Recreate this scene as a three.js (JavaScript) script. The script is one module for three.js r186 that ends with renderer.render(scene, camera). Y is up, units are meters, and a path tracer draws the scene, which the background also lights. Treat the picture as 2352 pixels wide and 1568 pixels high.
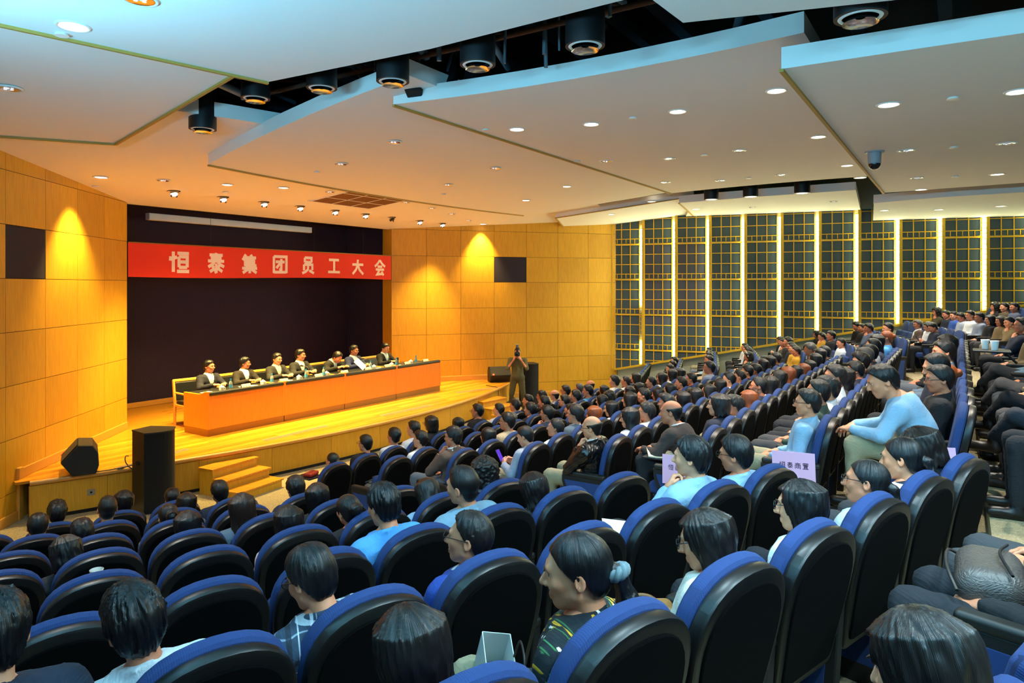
import * as THREE from 'three';
import { RoundedBoxGeometry } from 'three/addons/geometries/RoundedBoxGeometry.js';
import { mergeGeometries, toCreasedNormals } from 'three/addons/utils/BufferGeometryUtils.js';
import { RectAreaLightUniformsLib } from 'three/addons/lights/RectAreaLightUniformsLib.js';
import { createNoise3D } from 'simplex-noise';

// ---------- camera, exposure, large lights ----------
// x runs along the stage front, z runs from the stage towards the back of the hall, y is up; the hall floor before the stage is y = 0
const scene = new THREE.Scene();
scene.background = new THREE.Color(0x020203);
const VIEW = 33.3 * Math.PI / 180, EYE = 3.32;
const camera = new THREE.PerspectiveCamera(53.13, 1.5, 0.05, 120);
camera.position.set(0, EYE, 0);
camera.lookAt(Math.cos(VIEW) * 10, EYE, -Math.sin(VIEW) * 10);
camera.setViewOffset(2352, 1568, 0, 128, 2352, 1568);          // shift lens: verticals stay upright
const renderer = new THREE.WebGLRenderer({ antialias: true });
renderer.toneMapping = THREE.LinearToneMapping;
renderer.toneMappingExposure = 1.2;
renderer.shadowMap.enabled = true;
RectAreaLightUniformsLib.init();
const WARM = new THREE.Color(1, 0.62, 0.2), STAGE = new THREE.Color(1, 0.72, 0.22), HOUSE = new THREE.Color(1, 0.93, 0.8), UPLIGHT_BLUE = new THREE.Color(0.2, 0.68, 1.0), COOL = new THREE.Color(0.6, 0.88, 1.0), STRIP = new THREE.Color(0.9, 1, 0.62);  // blue is for the unseen wall uplights, cool for the unseen rear downlights
const POWER = { stageSpot: 98, stageDown: 70, washer: 62, house: 25, far: 18, cylinder: 14, cool: 20, uplight: 235, strip: 30 };

// ---------- helpers ----------
let seed = 7;
const rnd = () => { seed = (seed * 1664525 + 1013904223) >>> 0; return seed / 4294967296; };
const rr = (a, b) => a + (b - a) * rnd();
const noise3 = createNoise3D(rnd);
const V = (x, y, z) => new THREE.Vector3(x, y, z);
const { lerp, clamp, smoothstep } = THREE.MathUtils;
const taken = new Map();
function numbered(n) { const k = taken.get(n) ?? 0; taken.set(n, k + 1); return k ? n + '_' + String(k).padStart(3, '0') : n; }
function tag(o, label, category, group, kind) {
  if (label) o.userData.label = label;
  if (category) o.userData.category = category;
  if (group) o.userData.group = group;
  if (kind) o.userData.kind = kind;
  return o;
}
function mesh(name, geo, mat, parent) {
  const m = new THREE.Mesh(geo, mat); m.name = parent ? name : numbered(name); m.castShadow = m.receiveShadow = true;
  (parent ?? scene).add(m); return m;
}
function thing(name, label, category, pos = [0, 0, 0], turn = 0, group) {
  const g = new THREE.Group(); g.name = numbered(name); g.position.set(...pos); g.rotation.y = turn; scene.add(g);
  return tag(g, label, category, group);
}
const struct = (o, label) => tag(o, label, undefined, undefined, 'structure');
const at = (g, x, y, z, rx = 0, ry = 0, rz = 0) => { g = g.clone(); if (rz) g.rotateZ(rz); if (rx) g.rotateX(rx); if (ry) g.rotateY(ry); return g.translate(x, y, z); };
const plain = (g) => { g = g.index ? g.toNonIndexed() : g; for (const k of Object.keys(g.attributes)) if (!['position', 'normal', 'uv'].includes(k)) g.deleteAttribute(k); return g; };
const join = (...gs) => mergeGeometries(gs.flat().map(plain));
const box = (w, h, d) => new THREE.BoxGeometry(w, h, d);
const rbox = (w, h, d, r = 0.02, s = 2) => new RoundedBoxGeometry(w, h, d, s, r);
const cyl = (r0, r1, h, n = 20, open = false) => new THREE.CylinderGeometry(r0, r1, h, n, 1, open);
function uvMetres(g, s = 1, du = 0, dv = 0) {      // box projection, uv in metres
  g = g.index ? g.toNonIndexed() : g; const p = g.attributes.position, n = g.attributes.normal, uv = new Float32Array(p.count * 2);
  for (let i = 0; i < p.count; i++) {
    const ax = Math.abs(n.getX(i)), ay = Math.abs(n.getY(i)), az = Math.abs(n.getZ(i)); let u, v;
    if (ay >= ax && ay >= az) { u = p.getX(i); v = p.getZ(i); } else if (ax >= az) { u = p.getZ(i); v = p.getY(i); } else { u = p.getX(i); v = p.getY(i); }
    uv[i * 2] = u * s + du; uv[i * 2 + 1] = v * s + dv;
  }
  g.setAttribute('uv', new THREE.BufferAttribute(uv, 2)); return g;
}
// flat polygon in plan (x, z), with a height for every corner, made into a slab of the given thickness upwards
function slab(pts, yOf, thick) {
  const c = pts.map(([x, z]) => new THREE.Vector2(x, z)), tri = THREE.ShapeUtils.triangulateShape(c, []), cw = THREE.ShapeUtils.isClockWise(c), P = [];
  const lo = pts.map(([x, z]) => V(x, yOf(x, z), z)), hi = lo.map((p) => p.clone().setY(p.y + thick));
  const put = (...v) => v.forEach((p) => P.push(p.x, p.y, p.z));
  for (const [a, b, d] of tri) { put(lo[a], lo[b], lo[d]); put(hi[a], hi[d], hi[b]); }
  for (let i = 0; i < pts.length; i++) { const j = (i + 1) % pts.length; if (cw) { put(lo[i], lo[j], hi[j]); put(lo[i], hi[j], hi[i]); } else { put(lo[j], lo[i], hi[i]); put(lo[j], hi[i], hi[j]); } }
  const g = new THREE.BufferGeometry(); g.setAttribute('position', new THREE.Float32BufferAttribute(P, 3)); g.computeVertexNormals();
  g.setAttribute('uv', new THREE.Float32BufferAttribute(new Float32Array(P.length / 3 * 2), 2)); return uvMetres(g);
}
const tube = (pts, r, n = 24, k = 6) => new THREE.TubeGeometry(new THREE.CatmullRomCurve3(pts.map((p) => V(...p))), n, r, k);
const bar = (a, b, r, k = 8) => { a = V(...a); b = V(...b); const g = cyl(r, r, a.distanceTo(b), k); g.applyQuaternion(new THREE.Quaternion().setFromUnitVectors(V(0, 1, 0), b.clone().sub(a).normalize())); const m = a.add(b).multiplyScalar(0.5); return g.translate(m.x, m.y, m.z); };

// ---------- textures ----------
function dataTex(n, f, srgb, rep) {
  const d = new Uint8Array(n * n * 4);
  for (let y = 0; y < n; y++) for (let x = 0; x < n; x++) { const c = f(x / n, y / n), o = (y * n + x) * 4; for (let i = 0; i < 3; i++) d[o + i] = clamp(Math.round(c[i] * 255), 0, 255); d[o + 3] = 255; }
  const t = new THREE.DataTexture(d, n, n); t.wrapS = t.wrapT = THREE.RepeatWrapping; t.magFilter = THREE.LinearFilter; if (srgb) t.colorSpace = THREE.SRGBColorSpace;
  if (rep) t.repeat.set(rep[0], rep[1]); t.needsUpdate = true; return t;
}
const TAU = Math.PI * 2;
const loop = (u, v, fu, fv, s) => noise3(Math.cos(u * TAU) * fu + s, Math.sin(u * TAU) * fu + fv * Math.cos(v * TAU), fv * Math.sin(v * TAU));   // tileable noise
const grey = (f) => (u, v) => { const k = f(u, v); return [k, k, k]; };
function veneer(base, amp, s, fu = 18, fv = 0.5) {
  return dataTex(256, (u, v) => { const g = amp * (0.55 * loop(u, v, fu, fv, s) + 0.45 * loop(u, v, fu * 2.7, fv * 1.6, s + 9)); return base.map((b, i) => b * (1 + g * (1 + 0.25 * i))); }, true);
}
const woodTex = veneer([0.82, 0.605, 0.13], 0.085, 1), woodTex2 = veneer([0.78, 0.57, 0.12], 0.1, 5), boardTex = veneer([0.82, 0.56, 0.14], 0.22, 3, 14, 0.4);
const deskTex = veneer([0.86, 0.53, 0.12], 0.07, 8);
const carpetTex = dataTex(256, (u, v) => { const k = 1 + 0.2 * loop(u, v, 30, 30, 2) + 0.1 * loop(u, v, 5, 5, 7) + 0.22 * (rnd() - 0.5); return [0.60 * k, 0.55 * k, 0.42 * k]; }, true);
const carpetBump = dataTex(128, grey(() => rnd()));
const fabricTex = dataTex(128, grey((u, v) => 0.5 + 0.35 * Math.sin(u * TAU * 24) * (0.6 + 0.4 * Math.sin(v * TAU * 24)) + 0.15 * (rnd() - 0.5)));
const clothTex = dataTex(128, grey((u, v) => 0.5 + 0.3 * loop(u, v, 2.2, 2.2, 4) + 0.2 * loop(u, v, 6, 6, 14)));
const plasterTex = dataTex(128, grey((u, v) => 0.5 + 0.25 * loop(u, v, 12, 12, 4) + 0.25 * (rnd() - 0.5)));
const strandTex = dataTex(256, grey((u, v) => 0.5 + 0.32 * loop(u, v, 22, 0.35, 6) + 0.3 * loop(u, v, 55, 0.5, 16)));

// ---------- materials ----------
const S = (color, roughness = 0.8, more = {}) => new THREE.MeshStandardMaterial({ color, roughness, ...more });
const Ph = (color, roughness = 0.5, more = {}) => new THREE.MeshPhysicalMaterial({ color, roughness, ...more });
const M = {
  wood: [S(0xffffff, 0.48, { map: woodTex }), S(0xffffff, 0.48, { map: woodTex2 })], board: [S(0xffffff, 0.26, { map: boardTex }), S(0xf2e8d8, 0.28, { map: boardTex }), S(0xe6d8c2, 0.25, { map: boardTex })],
  desk: S(0xffffff, 0.36, { map: deskTex }), trimWood: S(0xd2953a, 0.42), nosing: S(0xcd9546, 0.35),
  joint: S(0x3a260c, 0.9), grille: S(0x2a2333, 0.95), drape: S(0x2b2138, 0.97, { bumpMap: clothTex, bumpScale: 0.01 }), black: S(0x08080a, 0.85),
  panel: S(0xe6e4e0, 0.9, { bumpMap: plasterTex, bumpScale: 0.0006 }), ochre: S(0xb08a3c, 0.7), roof: S(0x141c24, 0.95), duct: S(0x6a7c88, 0.55, { metalness: 0.5 }), rust: S(0x4a3022, 0.8),
  carpet: S(0xffffff, 0.97, { map: carpetTex, bumpMap: carpetBump, bumpScale: 0.004 }), plinth: S(0xb9bfa4, 0.85), batten: S(0xe2b414, 0.5), pad: S(0x405058, 0.92, { bumpMap: fabricTex, bumpScale: 0.001 }), pad2: S(0x4a4f5e, 0.92, { bumpMap: fabricTex, bumpScale: 0.001 }),
  wallGrey: S(0x8d9296, 0.9), white: S(0xe8e8e6, 0.5), trimWhite: S(0xe4e2dc, 0.45), chrome: S(0xe2e2e2, 0.22, { metalness: 1 }), brass: S(0x8a6a34, 0.38, { metalness: 0.7 }), darkMetal: S(0x16181b, 0.45, { metalness: 0.3 }),
  seatBlue: S(0x1c3669, 0.9, { bumpMap: fabricTex, bumpScale: 0.0012 }), seatShell: S(0x0e0d0c, 0.4), seatBack: Ph(0x050505, 0.97, { specularIntensity: 0.15 }), arm: S(0x17140f, 0.55), blackPlastic: S(0x111214, 0.5), leather: S(0x131416, 0.42),
  glowCool: S(0xffffff, 0.5, { emissive: 0xdff4ff, emissiveIntensity: 7 }), glow: S(0xffffff, 0.5, { emissive: 0xfff0cf, emissiveIntensity: 7 }), glowStage: S(0xffffff, 0.5, { emissive: 0xfff3d8, emissiveIntensity: 9 }), strip: S(0xffffff, 0.5, { emissive: STRIP, emissiveIntensity: 20 }), glowBlue: S(0xffffff, 0.5, { emissive: UPLIGHT_BLUE, emissiveIntensity: 8 }),
  lamp: S(0xffffff, 0.3, { emissive: 0xdfeaff, emissiveIntensity: 1.2 }),  // faint glow put into the bulbs of the unlit downlights
};
// ---------- the hall: plan lines ----------
const CX = 10.55, STAGE_Y = 0.575, RAKE = 17.3 * Math.PI / 180;
const mx = (x) => 2 * CX - x;                                             // mirror about the stage axis
const LW0 = [6.89, -13.4], LW1 = [1.5, -8.94], RW0 = [14.21, -13.4], RW1 = [19.6, -8.94];
const sideX = (z) => 19.6 + 0.2105 * (z + 8.94), BACK_Z = 7;
const frontZ = (x) => -9.78 - 0.03 * (x - CX) ** 2;                       // curved stage front
const rowL = (k) => -0.96 - (7 - k), rowM = (k) => 0.07 - (8 - k) * 0.98, floorY = (k) => 0.2 * (k - 1);
// thick upright wall between two plan points, as a structure
function wallSlab(name, p, q, y0, y1, t, mat, label) {
  const d = [q[0] - p[0], q[1] - p[1]], L = Math.hypot(...d), n = [-d[1] / L * t, d[0] / L * t];
  return struct(mesh(name, slab([p, q, [q[0] + n[0], q[1] + n[1]], [p[0] + n[0], p[1] + n[1]]], () => y0, y1 - y0), mat), label);
}
// hall floor and rising terraces
const edgeZ = (k) => rowM(k) - 0.87;
const terrace = (z) => [[mx(21.1 + 4), z - 8.9 * Math.tan(RAKE)], [4.9, z], [mx(4.9), z], [21.1 + 4, z - 8.9 * Math.tan(RAKE)]];
const hallFloor = struct(mesh('floor', uvMetres(box(32, 0.3, 26)).translate(10.5, -0.15, -3), M.carpet), 'beige carpeted hall floor rising in low terraces under the seats');
for (let k = 2; k <= 13; k++) {
  const a = terrace(edgeZ(k)), b = terrace(BACK_Z + 0.2);
  const pts = [a[0], a[1], a[2], a[3], [25.1, BACK_Z + 0.2], [-4, BACK_Z + 0.2]];
  mesh('terrace_step', slab(pts, () => floorY(k) - 0.2, 0.2), M.carpet, hallFloor);
}
// wood panelled walls beside the stage: a dark backing and separate veneer panels
const ROWS = [0.0, 0.42, 1.17, 1.92, 2.67, 3.42, 4.17, 4.92, 5.67];
const panelCache = new Map();
function woodPanel(w, h, i) { const k = [w.toFixed(3), h.toFixed(3), i % 4].join(); if (!panelCache.has(k)) panelCache.set(k, uvMetres(box(w - 0.008, h - 0.008, 0.02), 0.7, (i % 4) * 0.27, (i % 4) * 0.41)); return panelCache.get(k); }
function woodWall(name, p, q, joints, dark, label, flip) {
  const dx = q[0] - p[0], dz = q[1] - p[1], L = Math.hypot(dx, dz), ux = dx / L, uz = dz / L, nx = flip ? uz : -uz, nz = flip ? -ux : ux;   // n points into the hall
  const t = -0.3, w = struct(mesh(name, slab([[p[0], p[1]], [q[0], q[1]], [q[0] + nx * t, q[1] + nz * t], [p[0] + nx * t, p[1] + nz * t]], () => 0, 7), M.joint), label);
  const turn = Math.atan2(nx, nz); let i = 0;
  for (let c = 0; c + 1 < joints.length; c++) for (let r = 0; r + 1 < ROWS.length; r++) {
    const s = (joints[c] + joints[c + 1]) / 2, wd = joints[c + 1] - joints[c], y = (ROWS[r] + ROWS[r + 1]) / 2, h = ROWS[r + 1] - ROWS[r]; i++;
    const isDark = dark && dark[0] === c && dark[1] === r;
    const m = mesh(isDark ? 'speaker_grille' : 'wood_panel', isDark ? box(wd - 0.02, h - 0.02, 0.012) : woodPanel(wd, h, i), isDark ? M.grille : M.wood[(c * 7 + r * 3) % 5 === 0 ? 1 : 0], w);
    m.position.set(p[0] + ux * s + nx * 0.01, y, p[1] + uz * s + nz * 0.01); m.rotation.y = turn;
    if (isDark) m.userData.label = 'dark cloth speaker grille';
  }
  return { w, turn, p, ux, uz, nx, nz, L };
}
const wl = woodWall('wall_left', LW0, LW1, [0, 0.9, 1.82, 2.75, 3.72, 4.69, 5.66, 6.63, 7.0], [3, 5], 'angled wall of orange wood panels beside the stage, nearer side', true);
const wr = woodWall('wall_right', RW0, RW1, [0, 0.99, 2.0, 3.0, 4.0, 5.0, 6.0, 6.98], [3, 5], 'angled wall of orange wood panels beside the stage, farther side', false);
// base boards: along the stage level and down at the hall floor
function baseRun(w, s0, s1, y, h, name, label) {
  const m = struct(mesh(name, uvMetres(rbox(s1 - s0, h, 0.03, 0.008)), M.trimWood), label), s = (s0 + s1) / 2;
  m.position.set(w.p[0] + w.ux * s + w.nx * 0.036, y + h / 2, w.p[1] + w.uz * s + w.nz * 0.036); m.rotation.y = w.turn;
}
baseRun(wl, 0.03, 3.4, STAGE_Y, 0.14, 'baseboard_left', 'pale wood skirting on the stage along the nearer panel wall');
baseRun(wl, 3.47, 6.9, 0, 0.14, 'baseboard_left', 'pale wood skirting at hall floor below the nearer panel wall');
baseRun(wr, 0.03, 3.3, STAGE_Y, 0.14, 'baseboard_right', 'pale wood skirting on the stage along the farther panel wall');
baseRun(wr, 3.47, 6.9, 0, 0.14, 'baseboard_right', 'pale wood skirting at hall floor below the farther panel wall');
// upright end post where the stage meets the nearer wall
{ const m = struct(mesh('trim', uvMetres(rbox(0.1, 0.74, 0.05, 0.01)), M.trimWood), 'pale wood end post where stage front meets the nearer wall'), s = 3.44; m.name = 'trim_1'; m.position.set(wl.p[0] + wl.ux * s + wl.nx * 0.045, 0.37, wl.p[1] + wl.uz * s + wl.nz * 0.045); m.rotation.y = wl.turn; }
// stage house behind the opening
wallSlab('wall_back', [5.9, -15.55], [15.2, -15.55], 0, 7, -0.2, M.drape, 'dark purple cloth backdrop at the back of the stage');
wallSlab('wall_stage', [6.6, -13.6], [6.6, -15.5], 0, 7, -0.2, M.drape, 'dark cloth side of the stage recess, nearer end');
wallSlab('wall_stage', [14.5, -15.5], [14.5, -13.6], 0, 7, -0.2, M.drape, 'dark cloth side of the stage recess, farther end');
struct(mesh('wall_header', box(7.6, 1.6, 0.2).translate(CX, 5.72, -13.62), M.black), 'black header above the stage opening');
{ const m = struct(mesh('trim', uvMetres(box(0.14, 4.4, 0.35)).translate(14.28, STAGE_Y + 2.2, -13.56), M.wood[1]), 'wood reveal on the farther side of stage opening'); m.name = 'trim_2'; }
struct(mesh('baseboard_back', uvMetres(rbox(7.8, 0.12, 0.03, 0.008)).translate(CX, STAGE_Y + 0.06, -15.52), M.trimWood), 'pale wood skirting at the foot of the dark stage backdrop');
// side and rear walls, roof
const SL = (z) => mx(sideX(z));
wallSlab('wall_side', [sideX(-9.2), -9.2], [sideX(BACK_Z), BACK_Z], 0, 7, -0.25, M.plinth, 'pale green plastered side wall below the lit lattice');
wallSlab('wall_rear', [-3, BACK_Z], [24, BACK_Z], 0, 7, 0.25, M.wallGrey, 'plain grey rear wall of the hall');
wallSlab('wall_near', [SL(-9.2), -9.2], [SL(BACK_Z), BACK_Z], 0, 7, 0.25, M.wallGrey, 'plain grey wall along the near side of the hall');
const roof = struct(mesh('ceiling', box(32, 0.2, 26).translate(10.5, 7.1, -4), M.roof), 'dark roof void above the suspended ceiling panels');

// ---------- suspended ceiling panels ----------
const PANELS = {};
function cloud(key, pts, yOf, label, trims = []) {
  const m = struct(mesh('ceiling', slab(pts, yOf, 0.18), M.panel), label); PANELS[key] = yOf;
  for (const [a, b] of trims) {                                             // thin ochre edge strip under the front edges
    const A = V(a[0], yOf(a[0], a[1]) - 0.012, a[1]), B = V(b[0], yOf(b[0], b[1]) - 0.012, b[1]), L = A.distanceTo(B), t = mesh('edge_trim', box(0.035, 0.026, L), M.ochre, m);
    t.position.copy(A.clone().add(B).multiplyScalar(0.5)); t.lookAt(B); 
  }
  return m;
}
const flat = (y) => () => y, tilt = (y, z0, s = 0.1) => (x, z) => y + s * (z - z0);
const bow = (a, b, out, n = 10) => Array.from({ length: n + 1 }, (_, i) => { const t = i / n, k = 4 * t * (1 - t) * out, dx = b[0] - a[0], dz = b[1] - a[1], L = Math.hypot(dx, dz); return [a[0] + dx * t + dz / L * k, a[1] + dz * t - dx / L * k]; });
const mir = (pts) => pts.map(([x, z]) => [mx(x), z]).reverse();
const P0 = [[6.7, -13.52], ...[[4.73, -11.6], [1.5, -8.94]], [1.45, -8.7], ...bow([2.2, -8.75], [18.9, -8.75], -1.45, 16), [mx(1.45), -8.7], [mx(1.5), -8.94], [mx(4.73), -11.6], [mx(6.7), -13.52]];
cloud('P0', P0, tilt(4.92, -13.4), 'large warm-lit ceiling panel over the stage');
const P1f = bow([6.1, -9.5], [mx(6.1), -9.5], 0.25), P1 = [...P1f, ...bow([mx(6.1), -9.5], [mx(5.58), -5.0], 0.12, 6).slice(1), ...bow([5.58, -5.0], [6.1, -9.5], 0.12, 6).slice(0, -1)];
cloud('P1', P1, tilt(5.15, -9.5), 'ceiling panel in the middle just behind the stage panel, holding part of the air grille', P1f.slice(1).map((p, i) => [P1f[i], p]));
const P2 = [[5.94, -5.57], [mx(5.94), -5.57], ...bow([mx(5.94), -5.57], [mx(6.15), -1.1], -0.18, 8).slice(1), ...bow([6.15, -1.1], [5.94, -5.57], -0.18, 8).slice(0, -1)];
cloud('P2', P2, flat(5.45), 'wide ceiling panel over the middle seats with a curved blue-lit edge', [[[5.94, -5.57], [mx(5.94), -5.57]]]);
const P3 = [[6.0, -1.25], [mx(6.0), -1.25], [mx(6.25), 2.9], [6.25, 2.9]];
cloud('P3', P3, flat(5.13), 'ceiling panel over the rear middle seats carrying the dome camera', [[[6.0, -1.25], [mx(6.0), -1.25]]]);
const L5 = [[4.67, -9.35], [4.25, -5.6], [SL(-6.6) + 0.02, -6.6], [1.52, -8.94], [2.95, -10.1], [3.54, -9.82]];
const L4 = [[4.46, -5.91], [4.62, -3.9], [4.6, -1.9], [SL(-2.3) + 0.02, -2.3], [SL(-6.9) + 0.02, -6.9], [2.3, -6.38]];
const L6 = [[4.5, -1.57], [4.88, -0.3], [4.9, 3], [SL(2.6) + 0.02, 2.6], [SL(-2) + 0.02, -2.0], [3.8, -1.62]];
const side = (key, pts, y, n, trims) => { cloud('L' + key, pts, y, n + ' on the near side', trims); cloud('R' + key, mir(pts), y, n + ' on the far side', trims.map((t) => t.map(([x, z]) => [mx(x), z]))); };
side('5', L5, tilt(5.2, -9.35), 'foremost side ceiling panel', [[[4.67, -9.35], [3.54, -9.82]], [[3.54, -9.82], [2.95, -10.07]], [[4.67, -9.35], [4.25, -5.6]]]);
side('4', L4, flat(5.4), 'second side ceiling panel from the stage', [[[4.46, -5.91], [2.3, -6.38]], [[2.3, -6.38], [1.3, -6.6]]]);
side('6', L6, flat(5.1), 'rearmost side ceiling panel', []);
struct(mesh('ceiling', slab([[-1, 3.3], [22.5, 3.3], [22.5, BACK_Z], [-2.5, BACK_Z]], () => 5.3, 0.18), M.panel), 'unseen flat ceiling strip at the rear of the hall');  // out of view, closes the rear and bounces light forward
// ducts, pipes and struts in the dark void
{
  const g = [], g2 = [];
  for (const [x, z0, z1, y, w] of [[5.0, -10, 3, 6.55, 0.5], [4.2, -9, 2, 6.75, 0.3], [16.2, -9, 3, 6.5, 0.45]]) g.push(box(w, 0.35, z1 - z0).translate(x, y, (z0 + z1) / 2));
  for (let i = 0; i < 15; i++) { const z = -9.5 + i * 0.85; g.push(box(rr(8, 13), 0.12, 0.14).translate(rr(7.5, 9), rr(6.2, 6.7), z)); }
  for (let i = 0; i < 34; i++) { const z = rr(-9, 2), x = rr(4.4, 6.0); g.push(bar([x, 5.5 + rr(0, 0.2), z], [x + rr(-0.1, 0.1), 7, z], rr(0.008, 0.03), 6)); }
  for (let i = 0; i < 16; i++) { const z = rr(-8, 1); g.push(bar([rr(3.9, 4.8), rr(5.75, 6.4), z], [rr(5.6, 6.8), rr(5.75, 6.4), z + rr(-1.2, 1.2)], rr(0.02, 0.055), 6)); }
  for (const [x, y] of [[4.75, 5.95], [5.45, 6.1], [5.75, 5.85], [5.2, 6.25]]) g2.push(bar([x, y, -9.5], [x + rr(-0.2, 0.2), y, 3], 0.03, 8));
  for (let i = 0; i < 7; i++) g2.push(bar([4.3, rr(5.8, 6.1), -8 + i * 1.5], [6.2, rr(5.8, 6.1), -7.2 + i * 1.5], 0.022, 6));
  struct(mesh('ceiling_ductwork', join(g), M.duct), 'dark metal ducts and struts in the roof void above ceiling panels');
  struct(mesh('ceiling_pipework', join(g2), M.rust), 'rusty brown pipes running through the dark roof void');
}
// ---------- lattice wall on the far side ----------
const padClip = (pts, yb) => { const out = []; for (let i = 0; i < pts.length; i++) { const a = pts[i], b = pts[(i + 1) % pts.length], da = a[1] - yb(a[0]), db = b[1] - yb(b[0]); if (da >= 0) out.push(a); if ((da > 0 && db < 0) || (da < 0 && db > 0)) { const t = da / (da - db); out.push([a[0] + (b[0] - a[0]) * t, a[1] + (b[1] - a[1]) * t]); } } return out; };
function prism(pts, d, bev = 0.006) {                                     // polygon (x, y) pushed forward along z
  const s = new THREE.Shape(pts.map(([x, y]) => new THREE.Vector2(x, y)));
  return new THREE.ExtrudeGeometry(s, { depth: d, bevelEnabled: bev > 0, bevelThickness: bev, bevelSize: bev, bevelOffset: -bev, bevelSegments: 1 });
}
const WORDS = ['zeroth', 'first', 'second', 'third', 'fourth', 'fifth', 'sixth', 'seventh', 'eighth', 'ninth', 'tenth', 'eleventh', 'twelfth', 'thirteenth', 'fourteenth', 'fifteenth', 'sixteenth'];
const plinthTop = (z) => 0.73 + 0.203 * (z + 8.9);
{
  const PITCH = 0.988, N = 12, uz = 1 / Math.hypot(1, 0.2105), ux = 0.2105 * uz, turn = Math.atan2(-uz, ux);   // panel normal points into the hall (-x)
  const gold = M.batten, prod = [];
  for (let b = 0; b < N; b++) {
    const z0 = -9.13 + b * PITCH * uz, x0 = sideX(z0) - 0.03, g = thing('lattice_panel', `${WORDS[b + 1]} dark acoustic lattice panel from the stage on the far wall`, 'wall panel', [x0, 0, z0], turn, 'lattice panels on the far wall');
    const yb = (s) => plinthTop(z0 + s * uz) + 0.03, W = PITCH - 0.17, cols = 3, cw = W / cols, top = 5.42;
    const cells = [], bars = [];
    for (let t = 4.597 + 1.08; t > 0.2; t -= 1.08) {                          // one module below each thick rail
      const rows = [[t - 0.31, t - 0.035, 3], [t - 0.615, t - 0.325, 3], [t - 0.905, t - 0.63, 3], [t - 1.045, t - 0.925, 6]];
      for (const [lo, hi, n] of rows) for (let c = 0; c < n; c++) { const w = W / n; cells.push([c * w + 0.07, lo, (c + 1) * w + 0.07, hi, n]); }
      bars.push([0, t - 0.03, PITCH, t + 0.012, 0.05], [0.05, t - 0.328, W + 0.09, t - 0.306, 0.035], [0.05, t - 0.633, W + 0.09, t - 0.611, 0.035], [0.05, t - 0.928, W + 0.09, t - 0.906, 0.035]);
      for (let c = 1; c < 6; c += 2) bars.push([0.07 + c * W / 6 - 0.009, t - 1.06, 0.07 + c * W / 6 + 0.009, t - 0.91, 0.035]);
    }
    for (let c = 1; c < 3; c++) bars.push([0.07 + c * cw - 0.012, 0, 0.07 + c * cw + 0.012, top, 0.035]);
    bars.push([0, 0, 0.075, top, 0.12], [W + 0.075, 0, W + 0.095, top, 0.05]);
    const flip = (pts) => pts;
    let i = 0;
    for (const [a, lo, c, hi] of cells) {
      if (lo > 5.45) continue; const poly = padClip([[a + 0.012, lo], [c - 0.012, lo], [c - 0.012, Math.min(hi, 5.42)], [a + 0.012, Math.min(hi, 5.42)]], yb); if (poly.length < 3) continue;
      const m = mesh('acoustic_pad', uvMetres(prism(flip(poly), 0.02, 0.008)), (b === 1 || b === 2) && hi < 4.6 && hi > 2.2 ? M.pad2 : M.pad, g); i++;
    }
    const wood = [];
    for (const [a, lo, c, hi, d] of bars) { const poly = padClip([[a, lo], [c, lo], [c, Math.min(hi, top)], [a, Math.min(hi, top)]], yb); if (poly.length >= 3 && lo < top) wood.push([poly, d]); }
    for (const [poly, d] of wood) mesh('batten', prism(flip(poly), d, 0), gold, g);
    mesh('sill_rail', prism(flip([[0, yb(0) - 0.05], [PITCH, yb(PITCH) - 0.05], [PITCH, yb(PITCH) + 0.01], [0, yb(0) + 0.01]]), 0.07, 0), gold, g);
    // light strip in the slot at the end of the panel
    const s0 = W + 0.1, s1 = PITCH - 0.005, lo = yb(s1) + 0.05, L = thing('light_strip', `lit vertical light strip beside the ${WORDS[b + 1]} lattice panel from the stage`, 'wall light', [x0, 0, z0], turn, 'light strips on the far wall');
    const cuts = b === 0 ? [[lo, 1.62], [2.72, top - 0.35]] : [[lo, top - 0.15]];
    for (const [a, c] of cuts) {
      mesh('tube', rbox(0.05, c - a, 0.05, 0.015).translate((s0 + s1) / 2, (a + c) / 2, 0.055), M.strip, L);
      const area = new THREE.RectAreaLight(STRIP, POWER.strip, 0.05, c - a); area.name = 'strip_light'; area.position.set((s0 + s1) / 2 - 0.015, (a + c) / 2, 0.1); area.rotation.y = Math.atan2(0.6, -0.8); L.add(area);
    }
    const rung = []; for (let y = lo + 0.06; y < top - 0.1; y += 0.135) rung.push(box(s1 - s0, 0.02, 0.02).translate((s0 + s1) / 2, y, 0.092));
    mesh('rungs', join(rung), gold, L).userData.kind = 'stuff';
  }
}
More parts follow.
